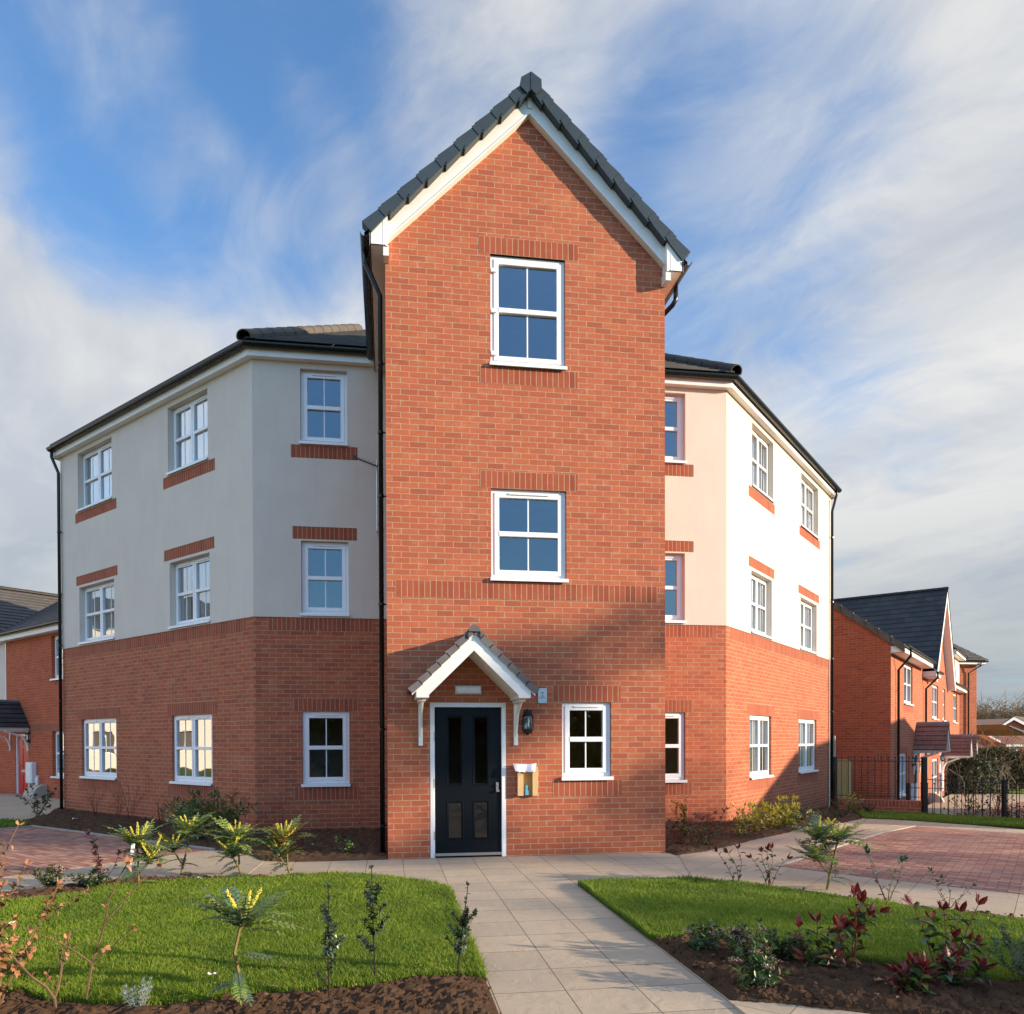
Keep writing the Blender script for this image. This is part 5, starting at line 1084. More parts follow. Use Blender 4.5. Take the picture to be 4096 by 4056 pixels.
ra = railing((10.53, 5.97), (14.2, 2.85), -.24, -.40, .95, .16, 'long black railing beyond the grass right of the low wall', rails=(.86, .06), grp=None, posts=(False, True))
pm = MB().mat('black_metal'); pm.box(10.47, 10.57, 5.93, 6.03, -.35, 1.14, ch=.008); obj('post', pm, ra); pm = MB().mat('black_metal'); pm.box(11.66, 11.74, 4.93, 5.01, -.4, .66, ch=.006); obj('post', pm, ra)
railing((11.7, 8.1), (16.6, 3.6), -.86, -.86, 1.25, .15, 'second black railing standing lower behind the long railing', rails=(1.14, .15), grp=None)
o = thing('timber_fence', 'pale timber fence end with concrete post at the corner of the right wing', 'fence', (9.95, 8.7, -.3)); mb = MB().mat('concrete'); mb.box(7.98, 8.08, -.05, .06, -.5, 1.62, FR).box(7.985, 8.075, -.045, .055, 1.62, 1.66, FR); obj('post', mb, o); mb = MB().mat('fence_wood'); 
mb.box(7.78, 7.97, .0, .03, -.35, 1.56, FR); obj('board', mb, o); mb = MB().mat('fence_wood'); mb.box(8.0, 8.05, .07, 4.5, -.4, 1.5, FR); obj('panel', mb, o)
o = thing('slatted_screen', 'short pale slatted timber screen behind the railings on the low wall', 'fence', (11.3, 10.4, -.5)); Fg = frame((11.15, 10.55), (.27, -.27))
for i in range(7): mb = MB().mat('fence_wood'); mb.box(i * .055, i * .055 + .04, 0, .03, -.8, .93, Fg); obj('slat', mb, o)
mb = MB().mat('fence_wood'); mb.box(-.02, .40, -.01, .05, .90, .97, Fg).box(.385, .45, -.02, .06, -.8, .93, Fg); obj('rail', mb, o)
ground('paving', [(12.5, 6.2), (16.5, 10.2), (30, 23.8), (34, 21), (22, 9), (15.5, 2.5)], 0, 'flags_turned')
bpy.data.objects['paving'].location.z = -.50
def low(nm, pts, z, mat):
    mb = MB().mat(mat); mb.face([(x, y, z) for x, y in pts]); return obj(nm, mb, kind='structure')
bpy.data.objects.remove(bpy.data.objects['paving'])
low('flagstone_path', [(11.0, 8.4), (13.0, 10.2), (29, 26), (50, 40), (40, 10), (16, 3)], -.80, 'flags_turned')
low('block_paving', [(14.0, 9.6), (15.6, 11.2), (24, 16.5), (30, 19), (26, 10), (17, 5)], -.792, 'blocks')
low('turf', [(22.5, 20.4), (26, 22.5), (34, 28), (44, 28), (34, 19.5), (27, 17.0), (24.6, 18.6)], -.785, 'turf_base')
grass([(22.5, 20.4), (26, 22.5), (34, 28), (44, 28), (34, 19.5), (27, 17.0), (24.6, 18.6)], 60000, .06, .006, label='bright lawn beyond the railings at the right edge')
for ob in [x for x in bpy.data.objects if x.name.startswith('grass')][-1:]:
    me = ob.data; co = np.empty(len(me.vertices) * 3, np.float32); me.vertices.foreach_get('co', co); c3 = co.reshape(-1, 3); c3[:, 2] += -.79 + .025 * np.maximum(0, c3[:, 0] + c3[:, 1] - 7.5); me.vertices.foreach_set('co', c3.reshape(-1))
mb = MB().mat('black_metal'); Fd = frame((24, 25), (20, -5)); 
o = thing('board_fence', 'dark board fence below the bare hedge at the right edge', 'fence', (30, 25, -.9)); mb.box(0, 22, 0, .05, -.9, .0, Fd); obj('panel', mb, o)
for i in range(9): mb = MB().mat('black_metal'); mb.box(i * 2.6, i * 2.6 + .1, -.06, .0, -.9, .05, Fd); obj('post', mb, o)
# brown bungalows far right
bg = house('brown tiled bungalow with white barge boards behind the bare hedge', 'bungalow', (38, 34, -1))
h5 = lambda x, y: (3850 + x * .30333, 2700 + y * .30333)
def poly_at(pts, Ds, mat, parent, name, uvs=None, thick=0):
    P = [rpt(*h5(*p), D) for p, D in zip(pts, Ds)]; mb = MB().mat(mat); u = (P[1] - P[0]).normalized(); nrm = (P[1] - P[0]).cross(P[2] - P[1]).normalized(); v = nrm.cross(u)
    mb.face(P, [((p - P[0]).dot(u), (p - P[0]).dot(v)) for p in P])
    if thick:
        Q = [p + Vector((.1, thick, 0)) for p in P]; mb.face(list(reversed(Q)), [(0, 0)] * len(Q))
        for i in range(len(P)): mb.face([P[i], Q[i], Q[(i + 1) % len(P)], P[(i + 1) % len(P)]])
    return obj(name, mb, parent)
D0 = 44
poly_at([(-40, 640), (425, 640), (780, 700), (900, 900), (640, 960), (480, 880), (-40, 640)][:6], [D0 + 4, D0 + 4, D0 + 3.5, D0, D0, D0], 'tile_orange', bg, 'roof', thick=.2)
poly_at([(-40, 700), (180, 705), (500, 885), (640, 950), (640, 1700), (-40, 1700)], [D0 + .1] * 6, 'brick', bg, 'wall', thick=5)
poly_at([(-40, 660), (180, 690), (505, 870), (500, 895), (180, 722), (-40, 692)], [D0 - .15] * 6, 'upvc', bg, 'barge_board', thick=.1)
poly_at([(590, 930), (900, 930), (900, 1500), (590, 1500)], [D0 - 1] * 4, 'brick', bg, 'wall', thick=4)
poly_at([(580, 918), (900, 915), (900, 945), (580, 945)], [D0 - 1.3] * 4, 'upvc', bg, 'fascia', thick=.2)
pw = poly_at([(648, 955), (725, 955), (725, 1090), (648, 1090)], [D0 - 1.1] * 4, 'upvc', bg, 'window', thick=.05); poly_at([(665, 995), (712, 995), (712, 1075), (665, 1075)], [D0 - 1.15] * 4, 'glass_bright', pw, 'pane')
b2 = house('gabled brown brick house with white barge boards at the right edge', 'bungalow', (42, 36, -1)); D1 = 40
poly_at([(545, 650), (680, 570), (900, 690), (900, 800), (640, 720)], [D1] * 5, 'brick', b2, 'wall', thick=3)
poly_at([(530, 650), (680, 555), (900, 665), (900, 705), (680, 592), (560, 662)], [D1 - .2] * 6, 'upvc', b2, 'barge_board', thick=.15)
poly_at([(530, 640), (685, 540), (900, 560), (900, 660), (683, 556)], [D1 + .1, D1 + .1, D1 + 4, D1 + 4, D1 + .1], 'tile_brown', b2, 'roof', thick=.2)
poly_at([(600, 670), (810, 760), (830, 742), (640, 668)], [D1 - .1] * 4, 'lead', b2, 'flashing', thick=.1)

# ------------------------------------------------------------------ trees
def bare_tree(seed, H=10, levels=4, r0=.16, spread=.5, twigs=True, mat='bark_grey', trunk_frac=.25):
    rnd = random.Random(seed); tr = MB().mat(mat); cr = MB().mat(mat)
    def branch(p, d, L, r, lev):
        pts = [p]; q = p; dd = d.copy(); n = 4 if lev < 3 else 3
        for i in range(n):
            dd = (dd + Vector((rnd.uniform(-1, 1), rnd.uniform(-1, 1), rnd.uniform(-.4, .8))) * .16).normalized(); q = q + dd * (L / n); pts.append(q)
        (tr if lev == 0 else cr).tube(pts, r, 6 if lev < 2 else (4 if lev < 3 else 3), r1=r * .5 if lev else r * .62, caps=False)
        if lev >= levels: return
        k = (7, 6, 6, 5, 4)[lev]
        for j in range(k):
            t = rnd.uniform(trunk_frac + .1, 1) if lev == 0 else rnd.uniform(.25, 1); i = min(n - 1, int(t * n)); b = pts[i].lerp(pts[i + 1], t * n - i); a = rnd.uniform(0, 6.283)
            side = dd.orthogonal().normalized(); side = (Matrix.Rotation(a, 3, dd) @ side); nd = (dd * rnd.uniform(.5, 1) + side * rnd.uniform(.5, 1) * (1 + spread) + Vector((0, 0, .25))).normalized()
            branch(b, nd, L * rnd.uniform(.42, .62), r * .42 * (1.1 - .3 * t), lev + 1)
    branch(Vector((0, 0, -.3)), Vector((0, 0, 1)), H * .62, r0, 0)
    return tr, cr
TREES = []
for sd, H, lv in ((3, 11, 4), (8, 10, 4), (21, 12, 4), (33, 12, 3), (35, 11, 3)):
    t_, c_ = bare_tree(sd, H, lv, r0=.16 if lv == 4 else .20); TREES.append((t_.mesh('trunk'), c_.mesh('crown')))
def place_tree(k, x, y, rz, sc, label):
    o = thing('bare_tree', label, 'tree', (x, y, -.1), rz); Ms = Matrix.Scale(sc, 4); obj('trunk', TREES[k][0], o, Ms, local=True); obj('crown', TREES[k][1], o, Ms, local=True); return o
TREEPOS = ((1.7, 40, 0, .97), (-4.4, 46, 1, .92), (-.7, 54, 1, 1.0), (-10.5, 44, 0, .85))
SUNH = Vector((SUN_DIR.x, SUN_DIR.y, 0)).normalized(); PERP = Vector((-SUNH.y, SUNH.x, 0))
def sunpos(u, a): return SUNH * a + PERP * u
def evergreen(seed, H, clumps, quads):
    """tree with ivy and loose evergreen clumps: real gaps between them"""
    rnd = random.Random(seed); t_, c_ = bare_tree(seed, H, 3, r0=.2); lf = MB().mat('hedge_leaf')
    for i in range(clumps):
        z = H * rnd.uniform(.55, 1.0); rr = H * .24 * math.sqrt(max(.05, 1 - abs(z / H - .75) * 2)); a = rnd.uniform(0, 6.28); q = rr * math.sqrt(rnd.random()); c = Vector((math.cos(a) * q, math.sin(a) * q, z)); s = Vector((rnd.uniform(.4, 1.0), rnd.uniform(.4, 1.0), rnd.uniform(.25, .55)))
        for k in range(quads): d = rdir(rnd) * rnd.random() ** .4; leaf_quad(lf, c + Vector((d.x * s.x, d.y * s.y, d.z * s.z)), rdir(rnd), rdir(rnd), .22, .16)
    return t_, c_, lf
def rdir(r=random): 
    while True:
        v = Vector((r.uniform(-1, 1), r.uniform(-1, 1), r.uniform(-1, 1)))
        if .05 < v.length < 1: return v.normalized()
def leaf_quad(mb, p, d, n, L, W, fold=.25):
    s = d.cross(n).normalized() * W * .5; t = p + d * L; m_ = p + d * L * .45
    mb.face([p, m_ + s + n * W * fold, t]); mb.face([p, t, m_ - s + n * W * fold])
EG = [tuple(m_.mesh(nm) for m_, nm in zip(evergreen(sd, H, cl, 130), ('trunk', 'branches', 'foliage'))) for sd, H, cl in ((51, 13.5, 25), (52, 12, 24))]
for i, (u, a, k, sc) in enumerate(TREEPOS):
    q = sunpos(u, a); o = thing('evergreen_tree', ('loose evergreen tree across the court whose shade falls on the tower', 'ivy clad tree right of the plot nearest the lawns', 'second ivy clad tree right of the plot', 'ivy clad tree furthest along the road to the right')[i], 'tree', (q.x, q.y, -.1), i * 1.1); Ms = Matrix.Scale(sc, 4)
    for me_ in EG[k]: obj(me_.name.split('.')[0], me_, o, Ms, local=True)
for i, x in enumerate((-16, -9, -3, 3, 9, 16)):
    place_tree(i % 3, x, -34 - (i % 2) * 3, i * 2.1, .75, ('far left bare tree across the road', 'second bare tree from the left across the road', 'bare tree across the road facing the left lawn', 'bare tree across the road facing the entrance tower', 'second bare tree from the right across the road', 'far right bare tree across the road')[i])['group'] = 'trees across the road'
# hedge across the road (seen in the dark glass)
def leaf_quad(mb, p, d, n, L, W, fold=.25):
    s = d.cross(n).normalized() * W * .5; t = p + d * L; m_ = p + d * L * .45
    mb.face([p, m_ + s + n * W * fold, t]); mb.face([p, t, m_ - s + n * W * fold])
def rdir(r=random): 
    while True:
        v = Vector((r.uniform(-1, 1), r.uniform(-1, 1), r.uniform(-1, 1)))
        if .05 < v.length < 1: return v.normalized()
hd_ = MB().mat('hedge_leaf')
for i in range(9000):
    hd_.mat('hedge_road' if i % 3 else 'twig_mass')
    x = random.uniform(-22, 22); z = random.uniform(0, 1) ** .8 * (3.4 + .6 * vnoise(x, 0, .4)); y = -22 - random.uniform(0, 1.2); leaf_quad(hd_, Vector((x, y, z)), rdir(), rdir(), .45, .34)
hd_.mat('twig_mass').box(-22, 22, -23.2, -22.5, -.1, 2.6); obj('hedge', hd_, label='tall dark hedge across the road facing the entrance', cat='hedge')
# bare hedge and ivy at right, far woods
def thicket(name, base_px, D, w_, h_, n, mat, label, seed, leafmat=None, nl=0, kind=None, zb=-1.0, depth=2.5, cat='hedge'):
    rnd = random.Random(seed); o = MB().mat(mat); c = rpt(*base_px, D); r = Vector((r3.x, r3.y, 0)).normalized(); f = Vector((f2.x, f2.y, 0)).normalized()
    for i in range(n):
        u = rnd.uniform(-1, 1); q = c + r * u * w_ + f * rnd.uniform(0, depth); q.z = zb; hh = h_ * (.7 + .3 * math.sqrt(max(0, 1 - u * u))) * rnd.uniform(.55, 1.05) * (1 + .25 * vnoise(u * 6, seed, 1)); d = Vector((rnd.uniform(-.35, .35), rnd.uniform(-.2, .2), 1)).normalized(); pts = [q.copy()]
        for k in range(5): d = (d + Vector((rnd.uniform(-.4, .4), rnd.uniform(-.4, .4), .05 if k < 3 else -.25))).normalized(); q = q + d * hh / 4.6; pts.append(q.copy())
        o.tube(pts, .022 * D / 30, 3, r1=.006 * D / 30, caps=False)
        for k in range(3):
            b = pts[rnd.randint(1, 5)]; d2 = (rdir(rnd) + Vector((0, 0, .5))).normalized(); o.tube([b, b + d2 * hh * .18, b + d2 * hh * .3 + Vector((0, 0, rnd.uniform(-.1, .2)))], .010 * D / 30, 3, r1=.004 * D / 30, caps=False)
    if kind: obj(name, o, kind=kind, label=label)
    else:
        t = thing(name, label, cat, (c.x, c.y, zb)); obj('branches', o, t)
        if leafmat:
            lb = MB().mat(leafmat)
            for i in range(nl):
                u = rnd.gauss(0, .45); q = c + r * u * w_ * .7 + f * rnd.uniform(-.2, depth); q.z = zb + h_ * .8 * rnd.random() ** .8; leaf_quad(lb, q, rdir(rnd), rdir(rnd), .16, .12)
            obj('foliage', lb, t)
k5 = lambda x, y: (3850 + x * .30333, 2700 + y * .30333)
thicket('bare_hedge', k5(520, 1300), 34, 3.2, 2.55, 420, 'twig_mass', 'tangled bare hedge with ivy in front of the brown bungalow', 5, 'hedge_leaf', 5200, zb=-.95)
thicket('bare_hedge', k5(230, 1300), 32, 1.6, 2.2, 160, 'bark_grey', 'lower bare shrub against the far end of the right terrace', 9, 'hedge_leaf', 2200, zb=-.95)
thicket('woods', k5(450, 900), 150, 32, 9.2, 5200, 'twig_mass', 'brown leafless woods rising behind the bungalows', 15, kind='stuff', zb=-1.0, depth=16)
# off-frame buildings across the way
fc = house('cream rendered flats across the parking court to the left', 'apartment_block', (-38, 18, 0)); mb = wall_mb(0, 30, -.2, 8.2, [(2 + 4.5 * i, 3.4 + 4.5 * i, z, z + 1.3) for i in range(6) for z in (.9, 3.6, 6.2)], (), split=-.1, band=False); obj('wall', mb, fc, frame((-38, 2), (0, 1)))
mb = MB().mat('floor_dark'); mb.box(-46, -38.3, 2, 32, -.2, 8); obj('core', mb, fc)
for i in range(6):
    for z in (.9, 3.6, 6.2): mb = MB().mat('upvc'); a = 2 + 4.5 * i; mb.box(a, a + .06, .05, .09, z, z + 1.3).box(a + 1.34, a + 1.4, .05, .09, z, z + 1.3).box(a, a + 1.4, .05, .09, z, z + .06).box(a, a + 1.4, .05, .09, z + 1.24, z + 1.3).box(a + .67, a + .73, .05, .09, z, z + 1.3); obj('window', mb, fc, frame((-38, 2), (0, 1)))
mb = roof_mb([(-.3, 0), (30.3, 0), (30.3, 4.5), (-.3, 4.5)], frame((-37.7, 2), (0, 1)), 8.2, R_(30)); obj('roof', mb, fc)
# house to the right that shades the end of the right wing
fq = house('brick house with hipped roof beyond the right parking court', 'detached_house', (19, 4, -.4)); A0 = 20; U0 = 6.4; U1 = 19
O_ = sunpos(U0, A0 - 3.2); Fq = frame((O_.x, O_.y), (PERP.x, PERP.y)); e_h = 3.55
qh = 6.4
def boxwall(F, L_): return wall_mb(0, L_, -.8, e_h, low='brick')
Fq = frame(((sunpos(U1, A0 - 3.2)).x, (sunpos(U1, A0 - 3.2)).y), (-PERP.x, -PERP.y)); obj('wall', boxwall(Fq, U1 - U0), fq, Fq)
Fq2 = frame(((sunpos(U0, A0 - 3.2)).x, (sunpos(U0, A0 - 3.2)).y), (SUNH.x, SUNH.y)); obj('wall', boxwall(Fq2, qh), fq, Fq2)
mb = MB().mat('tile_dark'); ov = .35; zr_ = 5.25; Pq = lambda u, a, z: tuple(sunpos(u, a)[:2]) + (z,)
a0, a1, u0, u1 = A0 - 3.2 - ov, A0 + 3.2 + ov, U0 - ov, U1 + ov; ez = e_h - .05; am = (a0 + a1) / 2; dr = 2.9
R0 = Pq(u0 + dr, am, zr_); R1 = Pq(u1 - dr, am, zr_); c00, c01, c10, c11 = Pq(u0, a0, ez), Pq(u0, a1, ez), Pq(u1, a0, ez), Pq(u1, a1, ez)
for f_ in ((c00, c10, R1, R0), (c01, R0, R1, c11), (c00, R0, c01), (c10, c11, R1), (c00, c01, c11, c10)): mb.face(f_, [(0, 0), (1, 0), (1, 1), (0, 1)][:len(f_)])
obj('roof', mb, fq)
for k in range(3):
    mb = MB().mat('upvc'); a = 1.8 + 3.9 * k; mb.box(a, a + 1.2, -.02, .05, .8, 2.0); w_ = obj('window', mb, fq, Fq); mb = MB().mat('glass'); mb.box(a + .08, a + 1.12, -.03, -.02, .88, 1.92); obj('pane', mb, w_, Fq)

# ------------------------------------------------------------------ plants
def leaf(mb, p, d, n, L, W, fold=.18, curl=.15, k=0):
    """pointed oval leaf folded along its midrib, curling down"""
    d = d.normalized(); s = d.cross(n); s = s.normalized() if s.length > 1e-4 else d.orthogonal().normalized(); n = s.cross(d).normalized()
    c = [p, p + d * L * .33 - n * L * curl * .05, p + d * L * .68 - n * L * curl * .3, p + d * L - n * L * curl]
    w1, w2 = W * .48, W * .40
    a1 = c[1] + s * w1 + n * w1 * fold * 2; b1 = c[1] - s * w1 + n * w1 * fold * 2; a2 = c[2] + s * w2 + n * w2 * fold * 2; b2 = c[2] - s * w2 + n * w2 * fold * 2
    b0 = len(mb.v); mb.v.extend([tuple(q) for q in (c[0], c[1], c[2], c[3], a1, a2, b1, b2)])
    for f in ((0, 4, 1), (1, 4, 5, 2), (2, 5, 3), (0, 1, 6), (1, 2, 7, 6), (2, 3, 7)): mb.f.append(tuple(b0 + i for i in f)); mb.uv.append([(0, 0)] * len(f)); mb.mi.append(mb.m)
def spiny(mb, p, d, n, L, W):
    d = d.normalized(); s = d.cross(n); s = s.normalized() if s.length > 1e-4 else d.orthogonal().normalized(); n = s.cross(d)
    prof = [(0, 0), (.12, .32), (.2, .55), (.30, .30), (.46, .55), (.56, .28), (.72, .42), (.82, .16), (1, 0)]
    for sg in (1, -1):
        pts = [p + d * L * a + s * sg * W * b + n * (abs(b) * W * .35 - a * a * L * .12) for a, b in prof]; mid = [p + d * L * a - n * a * a * L * .12 for a, b in prof]
        for i in range(len(prof) - 1): mb.face([mid[i], pts[i], pts[i + 1], mid[i + 1]] if 0 < i < len(prof) - 2 else ([mid[0], pts[1], mid[1]] if i == 0 else [mid[i], pts[i], mid[i + 1]]))
def arc(p, d, L, droop, n=6, r=random, wob=.0):
    pts = [p]; q = p; dd = d.normalized()
    for i in range(n): dd = (dd + Vector((r.uniform(-wob, wob), r.uniform(-wob, wob), -droop / n))).normalized(); q = q + dd * L / n; pts.append(q)
    return pts
def berry(mb, p, r):
    o = [Vector((r, 0, 0)), Vector((-r, 0, 0)), Vector((0, r, 0)), Vector((0, -r, 0)), Vector((0, 0, r)), Vector((0, 0, -r))]; b = len(mb.v); mb.v.extend(tuple(p + q) for q in o)
    for f in ((0, 2, 4), (2, 1, 4), (1, 3, 4), (3, 0, 4), (2, 0, 5), (1, 2, 5), (3, 1, 5), (0, 3, 5)): mb.f.append(tuple(b + i for i in f)); mb.uv.append([(0, 0)] * 3); mb.mi.append(mb.m)
def gz(x, y): return zg(x, y) + .03
def mahonia(label, x, y, h, seed, nleaf=12, LL=.32, lean=(0, 0), tops=1, nr=8, mats=('leaf_mahonia', 'leaf_blue'), lower=True):
    r = random.Random(seed); o = thing('mahonia', label, 'shrub', (x, y, gz(x, y) - .03)); base = Vector((x, y, gz(x, y) - .03))
    st = MB().mat('bark_green'); fo = MB(); fl = MB().mat('flower_yellow'); heads = []
    top = base + Vector((lean[0], lean[1], h * .58)); pts = [base, base.lerp(top, .3) + Vector((r.uniform(-.02, .02), 0, 0)), base.lerp(top, .65) + Vector((r.uniform(-.03, .03), 0, 0)), top]; st.tube(pts, .013, 6, r1=.009); heads.append((top, Vector((lean[0] * .3, lean[1] * .3, 1)), 1))
    for k in range(tops - 1):
        b = pts[1 + k % 2]; a = r.uniform(0, 6.28); t2 = b + Vector((math.cos(a) * .16, math.sin(a) * .10, h * .22)); st.tube([b, b.lerp(t2, .5) + Vector((0, 0, -.01)), t2], .009, 5); heads.append((t2, Vector((math.cos(a) * .5, math.sin(a) * .5, 1)), .8))
    rings = [(hd, 1.0) for hd in heads]
    def pinnate(p, d, L, mat, droop=.5):
        P = arc(p, d, L, droop, 9); st.tube(P, .0028, 3, caps=False); fo.mat(mat)
        for i in range(1, 10):
            t = (P[min(i + 1, 9)] - P[i - 1]).normalized(); side = t.cross(Vector((0, 0, 1))).normalized(); up = side.cross(t).normalized(); s_ = L * .27 * (1 - .35 * abs(i / 9 - .45) * 2)
            if i == 9: spiny(fo, P[9], t, up, s_ * 1.1, s_ * .45); continue
            for sg in (1, -1): spiny(fo, P[i], (side * sg + t * .55 + up * r.uniform(-.1, .25)), (up + side * sg * -.1).normalized(), s_ * r.uniform(.9, 1.15), s_ * .42)
    for (hp, hd, sc) in heads:
        for k in range(int(nleaf * sc)):
            a = k * 2.4 + r.uniform(-.3, .3); el = r.uniform(.1, 1.5); d = Vector((math.cos(a), math.sin(a), el)); pinnate(hp - Vector((0, 0, r.uniform(0, .07))), d, LL * sc * r.uniform(.75, 1.1), r.choice(mats), r.uniform(.25, .9))
        for k in range(int(nr * sc)):
            a = k * 2.4 + .9; d = Vector((math.cos(a) * .75, math.sin(a) * .75, r.uniform(.35, 1.5))); P = arc(hp + Vector((0, 0, .01)), d, LL * .62 * r.uniform(.7, 1.15), -.25, 17)
            for i, q in enumerate(P):
                for j in range(5):
                    b = r.uniform(0, 6.28); rr = .012 * (1.1 - i / 22); berry(fl, q + Vector((math.cos(b) * rr, math.sin(b) * rr, r.uniform(-.008, .008))), r.uniform(.0055, .008))
    if lower:
        for k in range(8):
            t = r.uniform(.05, .7); a = r.uniform(0, 6.28); p = pts[0].lerp(pts[-1], t); pinnate(p, Vector((math.cos(a), math.sin(a), r.uniform(-.1, .35))), LL * r.uniform(.45, .75), 'leaf_blue' if r.random() < .8 else mats[0], r.uniform(.3, 1))
    obj('stem', st, o); obj('foliage', fo, o)
    if nr: obj('flower_spikes', fl, o)
    return o
def shrub(name, label, x, y, h, seed, ns=6, spread=.5, L=.05, W=.028, n=9, mats=('leaf_green',), topm=None, bark='bark_dark', rs=.004, droop=0, flower=None, nf=0, cat='shrub', curl=.2, wob=.25, bare=0, sl=1.0, zoff=0, whorl=False, side=0, up=.35, group=None, tipn=4):
    r = random.Random(seed); z0 = gz(x, y) - .03 + zoff; o = thing(name, label, cat, (x, y, z0), 0, group); st = MB().mat(bark); fo = MB(); heads = []
    def stem(p, d, hh, rad, lev):
        P = arc(p, d, hh, droop, 7, r, wob); st.tube(P, rad, 5 if lev == 0 else 4, r1=rad * .45, caps=False)
        for i in range(n):
            t = bare + (1 - bare) * (i + r.random()) / n; k = min(6, int(t * 7)); q = P[k].lerp(P[k + 1], t * 7 - k); a = i * 2.4 + r.uniform(-.4, .4); ax = (P[k + 1] - P[k]).normalized(); s = ax.orthogonal().normalized(); s = Matrix.Rotation(a, 3, ax) @ s
            m_ = topm if (topm and t > .93) else mats[int(r.random() * len(mats))]; fo.mat(m_); leaf(fo, q, (s + ax * up + Vector((0, 0, r.uniform(-.1, .3)))).normalized(), ax, L * r.uniform(.65, 1.15), W * r.uniform(.8, 1.1), curl=curl * r.uniform(0, 2))
        if tipn:
            ax = (P[-1] - P[-2]).normalized()
            for i in range(tipn): s = Matrix.Rotation(i * 1.7 + r.random(), 3, ax) @ ax.orthogonal().normalized(); fo.mat(topm or mats[0]); leaf(fo, P[-1], (ax + s * r.uniform(.3, .8)).normalized(), s, L * r.uniform(.7, 1.1), W * .85, curl=-.1)
        if flower and r.random() < nf:
            fl = MB().mat(flower); heads.append(fl)
            for i in range(26): berry(fl, P[-1] + Vector((r.gauss(0, .016), r.gauss(0, .016), r.uniform(0, .018))), .005)
        if side and lev == 0:
            for k in range(side): t = r.uniform(.25, .85); kk = min(6, int(t * 7)); a = r.uniform(0, 6.28); stem(P[kk], ((P[kk + 1] - P[kk]).normalized() * .7 + Vector((math.cos(a), math.sin(a), .2)) * .7).normalized(), hh * sl * r.uniform(.25, .45), rad * .6, 1)
    for k in range(ns):
        a = k * 2.4 + r.random(); rr = spread * (r.uniform(.3, 1) if ns > 1 else .15); d = Vector((math.cos(a) * rr, math.sin(a) * rr, 1)).normalized(); stem(Vector((x + math.cos(a) * .015, y + math.sin(a) * .015, z0)), d, h * r.uniform(.7, 1.1) if ns > 1 else h, rs, 0)
    obj('stems', st, o)
    if fo.v: obj('foliage', fo, o)
    for fl in heads: obj('flower_head', fl, o)
    return o
# yellow flowering mahonias
mahonia('leftmost yellow flowering spiny shrub behind the left lawn', -4.50, -1.62, .86, 11, 20, .34, (-.02, 0), 2, 9)
mahonia('yellow flowering spiny shrub leaning right, second from the left behind the lawn', -4.22, -1.12, .95, 12, 20, .34, (.10, .02), 2, 5)
mahonia('yellow flowering spiny shrub in the middle of the strip behind the left lawn', -3.53, -1.24, .80, 13, 22, .34, (-.06, 0), 2, 9)
mahonia('red tinged spiny shrub with yellow flowers nearest the path end of the left strip', -2.98, -1.26, .78, 14, 22, .34, (-.10, .0), 2, 9, mats=('leaf_mahonia', 'leaf_bronze', 'leaf_blue'))
mahonia('tall yellow flowering spiny shrub in the near bed left of the path', -2.78, -5.44, .90, 15, 17, .30, (.04, 0), 1, 7)
mahonia('tall feathery spiny shrub with yellow flowers behind the right lawn', 2.59, -2.78, .92, 16, 20, .36, (.14, .02), 3, 4)
# three thin hollies
for i, (x, y, h) in enumerate(((-2.26, -5.45, .70), (-2.00, -5.12, .76), (-1.47, -5.10, .62))):
    shrub('young_holly', ('upright young holly nearest the mahonia in the near bed', 'tallest slender young holly, middle of the three', 'leaning sparse young holly beside the path edge')[i], x, y, h, 30 + i, 1, .1 + .5 * (i == 2), .034, .024, 20, ('leaf_holly', 'leaf_dark', 'leaf_holly', 'leaf_blue'), None, 'bark_dark', .006, side=11, wob=.05, curl=.5, cat='young tree', tipn=6, sl=.42)
# beech twigs with brown leaves at the left edge
shrub('beech_sapling', 'dense brown leaved beech at the bottom left corner', -4.14, -5.30, 1.02, 41, ns=9, spread=.28, L=.048, W=.034, n=14, mats=('leaf_brown', 'leaf_brown', 'leaf_bronze'), bark='bark', rs=.007, side=3, wob=.22, cat='young tree', curl=.5, tipn=2)
shrub('beech_sapling', 'second brown leaved beech sapling rising behind the corner one', -4.50, -4.85, 1.0, 42, ns=6, spread=.25, L=.05, W=.036, n=12, mats=('leaf_brown', 'leaf_bronze', 'leaf_purple'), bark='bark', rs=.006, side=3, wob=.22, cat='young tree', curl=.5, tipn=2)
shrub('beech_sapling', 'tall nearly bare twig with one bunch of brown leaves on the left lawn edge', -3.68, -5.28, .98, 43, ns=1, spread=.9, L=.045, W=.034, n=3, mats=('leaf_brown',), bark='bark', rs=.008, side=3, wob=.24, cat='young tree', curl=.5, bare=.2, tipn=3)
shrub('beech_sapling', 'low crooked twig with few brown leaves beside the tall bare one', -3.80, -5.36, .62, 44, ns=2, spread=.3, L=.045, W=.03, n=4, mats=('leaf_brown', 'leaf_brown'), bark='bark', rs=.009, side=2, wob=.35, cat='young tree', curl=.5, bare=.3, tipn=2)
shrub('lavender', 'small silver grey lavender at the bottom edge of the left lawn', -3.32, -5.42, .17, 50, ns=26, spread=.55, L=.028, W=.006, n=14, mats=('leaf_silver',), bark='leaf_silver', rs=.002, wob=.06, tipn=5)
